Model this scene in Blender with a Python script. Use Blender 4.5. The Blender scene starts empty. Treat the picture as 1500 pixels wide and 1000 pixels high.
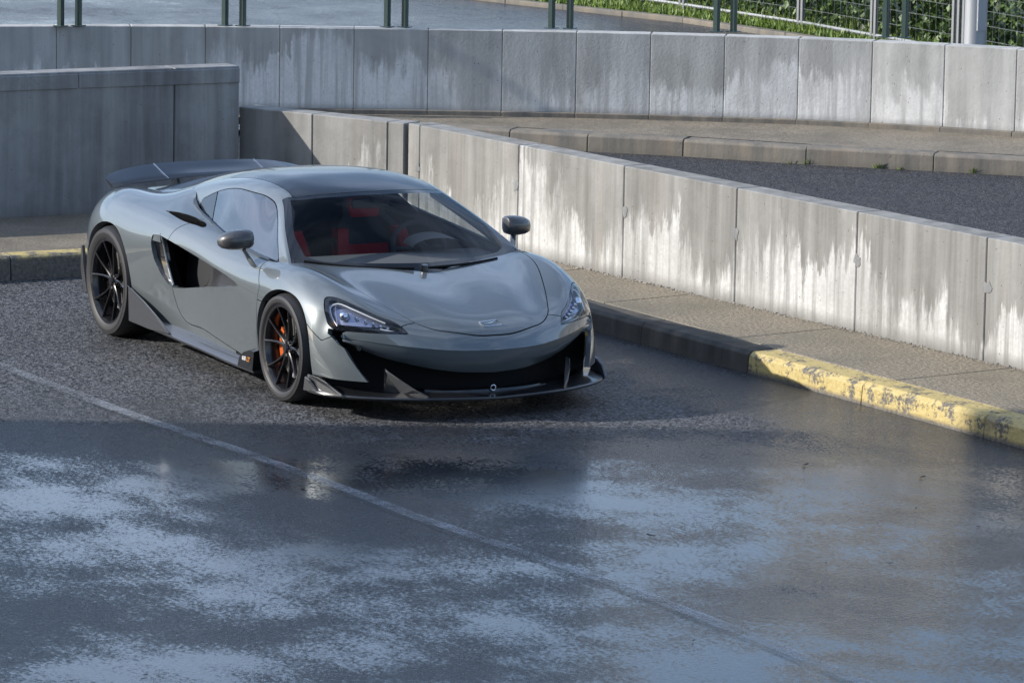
import bpy, bmesh, math, random
import numpy as np
from mathutils import Vector, Matrix
random.seed(7); rng = np.random.default_rng(7)
scn = bpy.context.scene
C = scn.collection

# ------------------------------------------------------------------ camera
FPX, CAM = 7077.5, np.array([28.380, -12.814, 4.925])
YAW, PITCH, ROLL = 2.660817, 0.159135, 0.016937
def cam_axes():
    f = np.array([math.cos(YAW)*math.cos(PITCH), math.sin(YAW)*math.cos(PITCH), -math.sin(PITCH)])
    r = np.cross(f, [0, 0, 1]); r /= np.linalg.norm(r); u = np.cross(r, f)
    c, s = math.cos(ROLL), math.sin(ROLL)
    return c*r+s*u, -s*r+c*u, f
AR, AU, AF = cam_axes()
cd = bpy.data.cameras.new('camera'); cam = bpy.data.objects.new('camera', cd); C.objects.link(cam)
cam.matrix_world = Matrix(((AR[0], AU[0], -AF[0], CAM[0]), (AR[1], AU[1], -AF[1], CAM[1]), (AR[2], AU[2], -AF[2], CAM[2]), (0, 0, 0, 1)))
cd.sensor_width = 36; cd.lens = FPX/1500*36; cd.clip_end = 3000; cd.clip_start = .5
cd.dof.use_dof = True; cd.dof.focus_distance = 29.5; cd.dof.aperture_fstop = 16
scn.camera = cam
def atz(px, py, z):            # photo pixel -> point on the level z
    d = AR*(px-750)/FPX + AU*(500-py)/FPX + AF
    return CAM + d*(z-CAM[2])/d[2]

# ------------------------------------------------------------------ light
SUN = Vector((.92, 1.87, -1.0)).normalized()          # direction the sunlight travels
elev = math.asin(-SUN.z)
w = bpy.data.worlds.new('World'); scn.world = w; w.use_nodes = True
nt = w.node_tree; nt.nodes.clear()
sky = nt.nodes.new('ShaderNodeTexSky'); sky.sky_type = 'NISHITA'; sky.sun_disc = False
sky.sun_elevation = elev; sky.sun_rotation = math.atan2(-SUN.x, -SUN.y); sky.air_density = 1.0; sky.dust_density = 1.2; sky.ozone_density = 3.2
bg = nt.nodes.new('ShaderNodeBackground'); bg.inputs[1].default_value = .15
wo = nt.nodes.new('ShaderNodeOutputWorld')
tc = nt.nodes.new('ShaderNodeTexCoord'); mp = nt.nodes.new('ShaderNodeMapping'); mp.inputs['Scale'].default_value = (1, 1, 3.2)
cn = nt.nodes.new('ShaderNodeTexNoise'); cn.inputs['Scale'].default_value = 2.1; cn.inputs['Detail'].default_value = 7; cn.inputs['Roughness'].default_value = .58
cr = nt.nodes.new('ShaderNodeMapRange'); cr.inputs[1].default_value = .42; cr.inputs[2].default_value = .72; cr.inputs[4].default_value = .8
mx = nt.nodes.new('ShaderNodeMix'); mx.data_type = 'RGBA'
mx.inputs[7].default_value = (6.2, 7.5, 9.9, 1)         # cloud radiance, same scale as the sky
L = nt.links.new
L(tc.outputs['Generated'], mp.inputs[0]); L(mp.outputs[0], cn.inputs['Vector']); L(cn.outputs['Fac'], cr.inputs[0])
L(cr.outputs[0], mx.inputs[0]); L(sky.outputs[0], mx.inputs[6]); L(mx.outputs[2], bg.inputs[0]); L(bg.outputs[0], wo.inputs[0])
sl = bpy.data.lights.new('sun', 'SUN'); sl.energy = 4.8; sl.angle = math.radians(.5); sl.color = (1, .95, .88)
so = bpy.data.objects.new('sun', sl); C.objects.link(so); so.rotation_euler = SUN.to_track_quat('-Z', 'Y').to_euler(); so.location = (-20, -40, 25)
vs = scn.view_settings; vs.view_transform = 'Standard'; vs.look = 'None'; vs.exposure = 0.32; vs.gamma = 1

# ------------------------------------------------------------------ helpers
def tag(o, label=None, cat=None, group=None, kind=None):
    for k, v in (('label', label), ('category', cat), ('group', group), ('kind', kind)):
        if v: o[k] = v
    return o
def empty(name, loc=(0, 0, 0), rz=0):
    o = bpy.data.objects.new(name, None); C.objects.link(o); o.location = loc; o.rotation_euler = (0, 0, rz); o.empty_display_size = .2
    return o
def mesh(name, v, f, mat, parent=None, smooth=False, sharp=35):
    me = bpy.data.meshes.new(name); me.from_pydata([tuple(map(float, p)) for p in v], [], [tuple(map(int, q)) for q in f]); me.validate()
    if mat: me.materials.append(mat)
    if smooth:
        me.polygons.foreach_set('use_smooth', [True]*len(me.polygons)); me.set_sharp_from_angle(angle=math.radians(sharp))
    o = bpy.data.objects.new(name, me); C.objects.link(o)
    if parent: o.parent = parent
    return o
def fixn(o):
    bm = bmesh.new(); bm.from_mesh(o.data); bmesh.ops.recalc_face_normals(bm, faces=bm.faces); bm.to_mesh(o.data); bm.free(); return o
def box_vf(x0, x1, y0, y1, z0, z1):
    v = [(x, y, z) for z in (z0, z1) for y in (y0, y1) for x in (x0, x1)]
    return v, [(0, 2, 3, 1), (4, 5, 7, 6), (0, 1, 5, 4), (2, 6, 7, 3), (0, 4, 6, 2), (1, 3, 7, 5)]
def bevel(o, w=.01, seg=2, ang=30):
    m = o.modifiers.new('bevel', 'BEVEL'); m.width = w; m.segments = seg; m.limit_method = 'ANGLE'; m.angle_limit = math.radians(ang); return o
def loft(secs, cap=True, closed=True):
    n = len(secs[0]); v = [p for s in secs for p in s]; f = []
    for i in range(len(secs)-1):
        for j in range(n if closed else n-1):
            k = (j+1) % n; f.append((i*n+j, i*n+k, (i+1)*n+k, (i+1)*n+j))
    if cap and closed: f += [tuple(range(n))[::-1], tuple(range((len(secs)-1)*n, len(secs)*n))]
    return v, f
def tube(path, r, n=8):
    path = [np.array(p, float) for p in path]; secs = []
    rs = r if hasattr(r, '__len__') else [r]*len(path)
    for i, p in enumerate(path):
        t = path[min(i+1, len(path)-1)]-path[max(i-1, 0)]; t /= np.linalg.norm(t)
        a = np.cross(t, [0, 0, 1] if abs(t[2]) < .9 else [1, 0, 0]); a /= np.linalg.norm(a); b = np.cross(t, a)
        secs.append([p+rs[i]*(math.cos(2*math.pi*k/n)*a+math.sin(2*math.pi*k/n)*b) for k in range(n)])
    return loft(secs)
def join(*vfs):
    V, F = [], []
    for v, f in vfs:
        b = len(V); V += list(v); F += [tuple(i+b for i in q) for q in f]
    return V, F
def crv(pts, n=8):              # smooth open curve through points
    P = np.array(pts, float); t = np.r_[0, np.cumsum(np.linalg.norm(np.diff(P, axis=0), axis=1))]
    return herm(P, t, np.concatenate([np.linspace(t[i], t[i+1], n, endpoint=False) for i in range(len(t)-1)]+[[t[-1]]]))
def herm(P, t, tq):
    P = np.asarray(P, float); n = len(P); d = np.zeros_like(P); h = np.diff(t)
    s = np.diff(P, axis=0)/h[:, None] if P.ndim == 2 else np.diff(P, axis=0)/h.reshape((-1,)+(1,)*(P.ndim-1))
    hh = h.reshape((-1,)+(1,)*(P.ndim-1))
    d[1:-1] = (s[:-1]*hh[1:]+s[1:]*hh[:-1])/(hh[1:]+hh[:-1]); d[0] = s[0]; d[-1] = s[-1]
    if n > 2: d[0] = 1.5*s[0]-.5*d[1]; d[-1] = 1.5*s[-1]-.5*d[-2]
    i = np.clip(np.searchsorted(t, tq, 'right')-1, 0, n-2); u = ((tq-t[i])/h[i]).reshape((-1,)+(1,)*(P.ndim-1)); H = hh[i]
    return (2*u**3-3*u**2+1)*P[i]+(u**3-2*u**2+u)*H*d[i]+(-2*u**3+3*u**2)*P[i+1]+(u**3-u**2)*H*d[i+1]

# ------------------------------------------------------------------ materials
def mat(name):
    m = bpy.data.materials.new(name); m.use_nodes = True; n = m.node_tree; return m, n, n.nodes['Principled BSDF']
def simple(name, col, rough=.5, metal=0, coat=0, spec=.5, coat_r=.03, ior=1.5, emit=None):
    m, n, b = mat(name); b.inputs['Base Color'].default_value = (*col, 1); b.inputs['Roughness'].default_value = rough
    b.inputs['Metallic'].default_value = metal; b.inputs['Coat Weight'].default_value = coat; b.inputs['Coat Roughness'].default_value = coat_r
    b.inputs['Specular IOR Level'].default_value = spec; b.inputs['IOR'].default_value = ior
    return m
class NB:                       # tiny node builder
    def __init__(s, m): s.t = m.node_tree
    def n(s, typ, **k):
        nd = s.t.nodes.new(typ)
        for a, v in k.items(): setattr(nd, a, v)
        return nd
    def l(s, a, b): s.t.links.new(a, b)
    def pos(s, scale=(1, 1, 1)):
        g = s.n('ShaderNodeNewGeometry'); m = s.n('ShaderNodeVectorMath', operation='MULTIPLY'); m.inputs[1].default_value = scale
        s.l(g.outputs['Position'], m.inputs[0]); return m.outputs[0]
    def noise(s, vec, scale, detail=4, rough=.55):
        t = s.n('ShaderNodeTexNoise'); t.inputs['Scale'].default_value = scale; t.inputs['Detail'].default_value = detail; t.inputs['Roughness'].default_value = rough
        s.l(vec, t.inputs['Vector']); return t.outputs['Fac']
    def voro(s, vec, scale, feature='F1', out='Distance'):
        t = s.n('ShaderNodeTexVoronoi', feature=feature); t.inputs['Scale'].default_value = scale; s.l(vec, t.inputs['Vector']); return t.outputs[out]
    def mr(s, v, a, b, c=0, d=1, smooth=False):
        t = s.n('ShaderNodeMapRange'); t.interpolation_type = 'SMOOTHSTEP' if smooth else 'LINEAR'
        for i, x in enumerate((a, b, c, d)): t.inputs[i+1].default_value = x
        s.l(v, t.inputs[0]); return t.outputs[0]
    def math(s, op, a, b=None):
        t = s.n('ShaderNodeMath', operation=op)
        for i, x in enumerate((a, b)):
            if x is None: continue
            if isinstance(x, (int, float)): t.inputs[i].default_value = x
            else: s.l(x, t.inputs[i])
        return t.outputs[0]
    def mix(s, fac, a, b):
        t = s.n('ShaderNodeMix', data_type='RGBA')
        if isinstance(fac, (int, float)): t.inputs[0].default_value = fac
        else: s.l(fac, t.inputs[0])
        for i, x in ((6, a), (7, b)):
            if isinstance(x, tuple): t.inputs[i].default_value = (*x, 1)
            else: s.l(x, t.inputs[i])
        return t.outputs[2]
    def bump(s, h, strength, dist, nrm=None):
        t = s.n('ShaderNodeBump'); t.inputs['Strength'].default_value = strength; t.inputs['Distance'].default_value = dist
        s.l(h, t.inputs['Height'])
        if nrm: s.l(nrm, t.inputs['Normal'])
        return t.outputs[0]
    def sep(s, v):
        t = s.n('ShaderNodeSeparateXYZ'); s.l(v, t.inputs[0]); return t.outputs

def asphalt(name, base=(.032, .033, .036), wet=True, dry_bias=0.):
    m, n, b = mat(name); k = NB(m); p = k.pos()
    cell = k.voro(p, 62, out='Color'); cs = k.sep(cell); g1 = k.noise(p, 48, 3, .75); g2 = k.voro(p, 75); big = k.noise(p, .55, 5, .6); mid = k.noise(k.pos((1, 1.6, 1)), 2.6, 5, .65)
    stones = k.mr(k.math('ADD', k.math('MULTIPLY', cs[0], .6), k.math('MULTIPLY', g1, .6)), .42, .88)
    dry = k.mix(stones, tuple(c*.35 for c in base), tuple(c*4.8+.02 for c in base))
    dry = k.mix(k.mr(mid, .4, .75, 0, .35), dry, k.mix(stones, (.02, .018, .015), (.17, .155, .13)))
    if wet:
        o = k.sep(p)
        # wetness: the sunned part beside the car has dried, the shaded lane and the gutter stay wet
        dl0 = k.math('SUBTRACT', k.math('MULTIPLY', o[0], .885), k.math('MULTIPLY', o[1], .46))
        lane = k.math('MAXIMUM', k.mr(dl0, 3.0, 4.9, 0, .78), k.mr(o[1], .9, 1.7, 0, .58))
        wv = k.math('ADD', k.math('SUBTRACT', k.math('ADD', k.math('MULTIPLY', big, 1.7), k.math('MULTIPLY', mid, .7)), .72), lane)
        wv = k.math('ADD', wv, k.math('MULTIPLY', k.math('SUBTRACT', k.noise(p, 38, 3, .9), .5), 1.6))
        wetm = k.mr(wv, .60-dry_bias, .88-dry_bias, 0, 1, True)
        film = k.mr(wv, .50-dry_bias, 1.36-dry_bias, 0, 1, True)
        col = k.mix(k.math('MULTIPLY', wetm, .8), dry, (base[0]*.34, base[1]*.4, base[2]*.5))
        rough = k.math('SUBTRACT', k.mr(wetm, 0, 1, .6, .34), k.math('MULTIPLY', film, .235))
        k.l(rough, b.inputs['Roughness']); k.l(col, b.inputs['Base Color'])
        amp = k.math('MULTIPLY', k.mr(wetm, 0, 1, 1, .50), k.mr(film, 0, 1, 1, .05))
        h = k.math('MULTIPLY', k.math('ADD', g1, k.math('MULTIPLY', g2, .5)), amp)
        k.l(k.bump(h, 1.0, .014), b.inputs['Normal'])
        k.l(k.mr(wetm, 0, 1, .35, .8), b.inputs['Specular IOR Level'])
    else:
        k.l(dry, b.inputs['Base Color']); b.inputs['Roughness'].default_value = .75
        k.l(k.bump(k.math('ADD', g1, g2), .9, .012), b.inputs['Normal'])
    return m
def concrete(name, zb=.15, h=.75, white=0., wcol=.0, base=(.30, .285, .26), dark=(.13, .125, .115), streak=1., brown=.5):
    m, n, b = mat(name); k = NB(m); p = k.pos(); o = k.sep(p)
    zr = k.math('DIVIDE', k.math('SUBTRACT', o[2], zb), h)
    st = k.noise(k.pos((5, 5, .28)), 1.3, 5, .6); st2 = k.noise(k.pos((13, 13, .5)), 1.2, 4, .65); blot = k.noise(p, 1.7, 6, .65); fine = k.noise(p, 38, 4, .6)
    col = k.mix(k.mr(st, .38, .68), dark, base)
    col = k.mix(k.math('MULTIPLY', k.mr(st2, .52, .75), .45*streak), col, tuple(c*.6 for c in dark))
    col = k.mix(k.math('MULTIPLY', k.mr(k.noise(k.pos((2.5, 2.5, .4)), 1.1, 4), .52, .72), brown), col, (.26, .20, .135))
    col = k.mix(k.mr(blot, .45, .75, 0, .5), col, tuple(c*1.15 for c in base)); col = k.mix(k.mr(k.noise(p, 6, 6, .7), .5, .75, 0, .45), col, dark)
    if white > 0:
        e1 = k.mr(k.noise(k.pos((1.0, 1.0, .25)), .85, 2, .5), .3, .7, .02, 1.05)
        e2 = k.math('MULTIPLY', k.math('SUBTRACT', k.noise(k.pos((3.6, 3.6, .9)), 1.0, 5, .8), .5), 1.9)
        e3 = k.math('MULTIPLY', k.math('SUBTRACT', k.noise(k.pos((19, 19, 1.2)), 1.0, 3, .7), .5), .7)
        lim = k.math('SUBTRACT', k.math('ADD', e1, k.math('ADD', e2, e3)), zr)
        soft = k.mr(k.noise(p, 1.3, 2), .35, .65, .12, .8)
        mr_ = k.n('ShaderNodeMapRange'); mr_.interpolation_type = 'SMOOTHSTEP'; k.l(lim, mr_.inputs[0]); mr_.inputs[1].default_value = 0.0; k.l(soft, mr_.inputs[2]); mr_.inputs[4].default_value = white
        wm = k.math('MULTIPLY', mr_.outputs[0], k.mr(st2, .62, .45, .3, 1))
        wm = k.math('MULTIPLY', wm, k.mr(blot, .68, .45, .4, 1))
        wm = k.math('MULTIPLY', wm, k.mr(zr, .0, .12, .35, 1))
        col = k.mix(wm, col, k.mix(k.mr(fine, .3, .7), (.52+wcol, .515+wcol, .50+wcol), (.66+wcol, .655+wcol, .64+wcol)))
    pits = k.voro(p, 24); pm = k.math('MULTIPLY', k.mr(pits, .05, .13, 1, 0), k.mr(k.noise(p, 9, 2), .52, .6))
    col = k.mix(k.math('MULTIPLY', pm, .8), col, (.04, .038, .035))
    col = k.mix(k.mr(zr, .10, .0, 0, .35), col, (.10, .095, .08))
    k.l(col, b.inputs['Base Color']); b.inputs['Roughness'].default_value = .82; b.inputs['Specular IOR Level'].default_value = .3
    hh = k.math('SUBTRACT', k.math('MULTIPLY', fine, .5), k.math('MULTIPLY', pm, .9))
    k.l(k.bump(hh, .6, .008), b.inputs['Normal'])
    return m
def aggregate(name, a=(.42, .35, .25), c=(.10, .086, .064)):
    m, n, b = mat(name); k = NB(m); p = k.pos(); f = k.noise(p, 42, 3, .8); g = k.noise(p, 1.4, 6, .7)
    col = k.mix(k.mr(f, .36, .68), c, a); col = k.mix(k.mr(g, .42, .66, 0, .75), col, (a[0]*.34, a[1]*.36, a[2]*.36))
    k.l(col, b.inputs['Base Color']); k.l(k.mr(g, .4, .7, .75, .5), b.inputs['Roughness']); k.l(k.bump(f, .8, .012), b.inputs['Normal'])
    return m
def yellowkerb(name):
    m, n, b = mat(name); k = NB(m); p = k.pos(); f = k.noise(p, 7, 6, .7); g = k.noise(p, 45, 4, .65)
    conc = k.mix(k.mr(g, .3, .7), (.07, .062, .05), (.2, .18, .15))
    wear = k.mr(k.math('ADD', k.math('MULTIPLY', f, .75), k.math('MULTIPLY', g, .3)), .44, .51)
    o = k.sep(p); wear = k.math('MULTIPLY', wear, k.mr(o[2], .008, .035)); wear = k.math('MULTIPLY', wear, k.mr(k.noise(p, 1.1, 4, .6), .70, .62))
    yel = k.mix(k.mr(g, .35, .7), (.44, .33, .11), (.56, .45, .20))
    k.l(k.mix(wear, conc, yel), b.inputs['Base Color']); b.inputs['Roughness'].default_value = .6; k.l(k.bump(k.math('ADD', g, k.math('MULTIPLY', wear, .4)), .6, .008), b.inputs['Normal'])
    return m
def edgekerb(name):
    m, n, b = mat(name); k = NB(m); p = k.pos(); o = k.sep(p); g = k.noise(p, 40, 4, .65); f = k.noise(p, 5, 5, .7)
    conc = k.mix(k.mr(g, .3, .7), (.08, .075, .065), (.22, .20, .17)); w_ = k.math('MULTIPLY', k.mr(o[2], .13, .165), k.mr(f, .42, .52))
    k.l(k.mix(w_, conc, (.50, .40, .16)), b.inputs['Base Color']); b.inputs['Roughness'].default_value = .7; k.l(k.bump(g, .6, .008), b.inputs['Normal']); return m
def glass(name, tint=(.75, .82, .84), ior=1.5, boost=1.0):
    m, n, b = mat(name); k = NB(m); n.nodes.remove(b); out = n.nodes['Material Output']
    tr = k.n('ShaderNodeBsdfTransparent'); tr.inputs[0].default_value = (*tint, 1); gl = k.n('ShaderNodeBsdfGlossy'); gl.inputs['Roughness'].default_value = .015
    f0 = ((ior-1)/(ior+1))**2; ge_ = k.n('ShaderNodeNewGeometry'); dt = k.n('ShaderNodeVectorMath', operation='DOT_PRODUCT'); k.l(ge_.outputs['Incoming'], dt.inputs[0]); k.l(ge_.outputs['Normal'], dt.inputs[1])
    sch = k.math('ADD', k.math('MULTIPLY', k.math('POWER', k.math('SUBTRACT', 1.0, k.math('ABSOLUTE', dt.outputs['Value'])), 5.0), 1-f0), f0); ms = k.n('ShaderNodeMixShader')
    k.l(k.math('MINIMUM', k.math('MULTIPLY', sch, boost), 1.0), ms.inputs[0]); k.l(tr.outputs[0], ms.inputs[1]); k.l(gl.outputs[0], ms.inputs[2]); k.l(ms.outputs[0], out.inputs[0])
    return m
def carpaint(name, col):
    m, n, b = mat(name); k = NB(m); p = k.pos(); d = k.noise(p, 5, 5, .6)
    k.l(k.mix(k.mr(d, .35, .7, 0, .25), col, tuple(c*.86 for c in col)), b.inputs['Base Color'])
    b.inputs['Roughness'].default_value = .38; b.inputs['Metallic'].default_value = .3; b.inputs['Coat Weight'].default_value = 1; k.l(k.mr(k.noise(p, 9, 5, .65), .4, .7, .008, .035), b.inputs['Coat Roughness']); b.inputs['Coat IOR'].default_value = 1.7
    return m
def carbon(name, col=(.022, .023, .026), coat=.8, rough=.4):
    m, n, b = mat(name); k = NB(m); t = k.n('ShaderNodeTexChecker'); t.inputs['Scale'].default_value = 160
    k.l(k.pos((1, 1, 1)), t.inputs[0]); t.inputs[1].default_value = (*[c*1.7 for c in col], 1); t.inputs[2].default_value = (*[c*.6 for c in col], 1)
    k.l(t.outputs[0], b.inputs['Base Color']); b.inputs['Roughness'].default_value = rough; b.inputs['Coat Weight'].default_value = coat; b.inputs['Coat Roughness'].default_value = .08
    return m
M = dict(
    lot=asphalt('wet_asphalt'), road=asphalt('dry_asphalt', (.0095, .010, .0125), wet=False), uproad=asphalt('upper_asphalt', (.045, .047, .052), dry_bias=-.05),
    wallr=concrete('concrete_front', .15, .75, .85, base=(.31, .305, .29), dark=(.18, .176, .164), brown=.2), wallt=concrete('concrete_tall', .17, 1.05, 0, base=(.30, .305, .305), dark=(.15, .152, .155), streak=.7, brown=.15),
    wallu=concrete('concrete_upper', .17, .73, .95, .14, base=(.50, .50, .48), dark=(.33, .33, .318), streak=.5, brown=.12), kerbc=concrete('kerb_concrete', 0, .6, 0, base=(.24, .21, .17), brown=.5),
    kerbshade=concrete('shadow_toned_kerb', 0, .6, 0, base=(.10, .095, .085), dark=(.05, .048, .044), brown=.3), joint2=simple('joint_mortar', (.14, .135, .125), .9), joint=simple('joint_filler', (.035, .033, .03), .9), walk=aggregate('sidewalk_aggregate'), walk2=aggregate('upper_sidewalk', (.33, .28, .21), (.135, .118, .093)), kerby=yellowkerb('yellow_kerb_paint'), kerbl=edgekerb('kerb_faded_edge'),
    paint=carpaint('grey_paint', (.130, .150, .159)), black=simple('gloss_black', (.008, .008, .009), .12, coat=.5), matt=simple('matt_black', (.006, .006, .007), .7, spec=.2),
    roof=carbon('roof_carbon', (.010, .0105, .012), .7, .35), carbon=carbon('carbon_fibre', (.035, .036, .04)), tyre=simple('tyre_rubber', (.020, .020, .022), .55), rim=simple('rim_dark', (.012, .012, .014), .25, metal=.2, coat=.5),
    disc=simple('brake_disc', (.22, .21, .2), .4, metal=.8), orange=simple('caliper_orange', (.55, .11, .02), .35, coat=.5), chrome=simple('chrome', (.75, .76, .78), .12, metal=1),
    glass=glass('windscreen_glass', (.96, .97, .97), 1.30), sglass=glass('side_glass', (.62, .68, .70), 2.5, 1.6), lens=glass('lamp_lens', (.92, .94, .97), 1.4),
    red=simple('red_suede', (.34, .02, .027), .8, spec=.2), suede=simple('dark_suede', (.035, .036, .04), .85, spec=.2), dash=simple('dash_suede', (.11, .115, .12), .85, spec=.2),
    silver=simple('lamp_reflector', (.75, .78, .85), .18, metal=1), violet=simple('lamp_bowl', (.34, .36, .46), .22, metal=.75), green=simple('railing_green', (.012, .038, .034), .4, coat=.3), zinc=simple('galvanised', (.24, .25, .26), .5, metal=.5), pole=simple('pole_grey', (.36, .38, .40), .4, metal=.3),
    white=simple('white_print', (.75, .75, .75), .5), oprint=simple('orange_print', (.8, .3, .03), .5), facade=simple('facade', (.3, .29, .27), .8), amber=simple('amber', (.6, .2, .03), .3))

# ------------------------------------------------------------------ ground and walls
def sheet(name, poly, z, m, kind='structure', parent=None):
    o = mesh(name, [(x, y, z) for x, y in poly], [tuple(range(len(poly)))], m, parent); tag(o, kind=kind); return o
g = sheet('ground', [(-900, -900), (900, -900), (900, 900), (-900, 900)], -.02, M['road'])
sheet('parking_lot', [(-2.44, -14), (60, -14), (60, 4.6), (5.5, 2.33), (-2.44, 1.98)], 0, M['lot'])

def strip_pieces(name, base, a, b, prof, step, m, gap=.006, wob=.0):
    """row of pieces from a to b (xy); prof = section (offset to the left of a->b, z)"""
    a, b = np.array(a, float), np.array(b, float); Lg = np.linalg.norm(b-a); t = (b-a)/Lg; nn = np.array([-t[1], t[0]]); n = max(1, round(Lg/step)); s = Lg/n
    for i in range(n):
        q0, q1 = i*s+gap/2, (i+1)*s-gap/2; dz = random.uniform(-wob, wob); dn = random.uniform(-wob, wob)
        o = mesh(name, *loft([[(*(a+t*q+nn*(w_+dn)), z+(dz if z > .05 else 0)) for w_, z in prof] for q in (q0, q1)]), m, base); fixn(o); bevel(o, .006, 2)
def wall(name, label, a, b, z0, z1, th, step, m, group=None, ledge=None, offset=0):
    a, b = np.array(a, float), np.array(b, float); Lg = np.linalg.norm(b-a); t = (b-a)/Lg; nn = np.array([-t[1], t[0]])
    root = empty(name, (*a, z0)); tag(root, label, 'wall', group); inv = Matrix.Translation((-a[0], -a[1], -z0))
    def add(nm, v, f, mt, bv=True):
        o = fixn(mesh(nm, v, f, mt, root)); o.matrix_parent_inverse = inv
        if bv: bevel(o, .006, 1)
        return o
    core = [[(*(a+t*q+nn*w_), z) for w_, z in ((.012, z0-.1), (th-.012, z0-.1), (th-.012, z1-.012), (.012, z1-.012))] for q in (0.004, Lg-.004)]
    add('joint_core', *loft(core), M['joint'], False)
    q = offset-step if offset > 0 else 0
    while q < Lg-.01:
        q0, q1 = max(q, 0)+.004, min(q+step, Lg)-.004
        if q1-q0 > .03:
            add('concrete_panel', *loft([[(*(a+t*qq+nn*w_), z) for w_, z in ((0, z0-.12), (th, z0-.12), (th, z1), (0, z1))] for qq in (q0, q1)]), m)
        q += step
    return root

# front wall beside the car, with its angled end piece
A0, A1 = np.array([-3.0, 2.67]), np.array([13.0, 4.29])
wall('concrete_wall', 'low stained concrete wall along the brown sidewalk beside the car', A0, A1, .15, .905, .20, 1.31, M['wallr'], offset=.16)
wall('concrete_wall', 'short angled concrete wall piece joining the tall shaded wall', (-4.42, 1.96), (-3.03, 2.655), .15, .90, .20, .70, M['wallr'])
tdir = (A1-A0)/np.linalg.norm(A1-A0); fw = [o for o in bpy.data.objects if o.name == 'concrete_wall'][0]
for i in range(11):
    for zz in (.60+random.uniform(-.02, .02),):
        c_ = A0+tdir*(.16+1.31*i+random.uniform(-.03, .03)); nn_ = np.array([tdir[1], -tdir[0]]); n_ = 11; rr_ = [random.uniform(.022, .05) for _ in range(n_)]
        V = [(*(c_+tdir*r_*math.cos(a)+nn_*.003), zz+r_*1.1*math.sin(a)) for r_, a in zip(rr_, np.linspace(0, 6.283, n_, endpoint=False))]+[(*(c_+nn_*.007), zz)]
        o = mesh('tie_patch', V, [(j, (j+1) % n_, n_) for j in range(n_)], M['wallt'], fw, True); o.matrix_parent_inverse = Matrix.Translation((-A0[0], -A0[1], -.15))
# tall shaded wall behind the car
tallw = wall('concrete_wall', 'tall shaded concrete wall behind the rear wing', (-4.30, -9), (-4.34, 1.93), .17, 1.215, .22, 2.6, M['wallt'])
q = 1.93
while q > -9:
    y1 = max(q-1.3, -9); xf = -4.34+.04*(1.93-q)/10.93; o = mesh('coping_piece', *box_vf(xf-.1, xf+.012, y1+.002, q-.004, 1.09, 1.20), M['wallt'], tallw); o.matrix_parent_inverse = Matrix.Translation((4.30, 9, -.17)); q = y1; bevel(o, .006, 1)
# left sidewalk and kerb
sw = sheet('sidewalk', [(-4.45, -9), (-2.62, -9), (-2.62, 1.4), (-2.45, 2.3), (-3.05, 2.75), (-4.45, 2.05)], .165, M['walk2'])
kb = tag(empty('kerb', (-2.6, -3, 0)), kind='structure')
def kerbrow(pts, prof, step, m):
    for a, b in zip(pts[:-1], pts[1:]): strip_pieces('kerb_stone', kbn, a, b, prof, step, m, wob=.003)
kbn = tag(empty('kerb'), kind='structure')
kerbrow([(-2.44, -9), (-2.44, 1.75)], [(0, -.1), (.20, -.1), (.20, .172), (.04, .172), (.015, .155)], 1.25, M['kerbl'])
kb.name = 'kerb_root'; bpy.data.objects.remove(kb)
# right kerb with worn yellow paint, sidewalk slabs
def ky(x): return 2.075+.052*(x-1)
kbn = tag(empty('kerb'), kind='structure')
KP = [(0, -.1), (.018, .11), (.045, .135), (.21, .14), (.21, -.1)]
kerbrow([(-2.2, ky(-2.2)), (2.8, ky(2.8))], KP, 1.25, M['kerbshade']); kerbrow([(2.8, ky(2.8)), (14, ky(14))], KP, 1.3, M['kerby'])  # unpainted stones beside the car: its cast shadow is deepened in their base colour
swr = tag(empty('sidewalk'), kind='structure')
xs = [-3.0, -1.9, -.55, .75, 2.35, 4.1, 5.4, 7, 8.6, 10.2, 11.8, 13.4]
for x0, x1 in zip(xs[:-1], xs[1:]):
    f0, f1 = x0+.004, x1-.004
    top = [(f0, max(ky(f0), 1.9)+.214), (f1, ky(f1)+.214), (f1-.12, 2.975+.1013*(f1-.12)-.003), (f0-.12, 2.975+.1013*(f0-.12)-.003)]
    v = [(x, y, z) for z in (-.05, .142) for x, y in top]
    o = fixn(mesh('slab', v, [(0, 1, 2, 3), (4, 5, 6, 7), (0, 1, 5, 4), (1, 2, 6, 5), (2, 3, 7, 6), (3, 0, 4, 7)], M['walk'], swr)); bevel(o, .006, 1)
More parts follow.
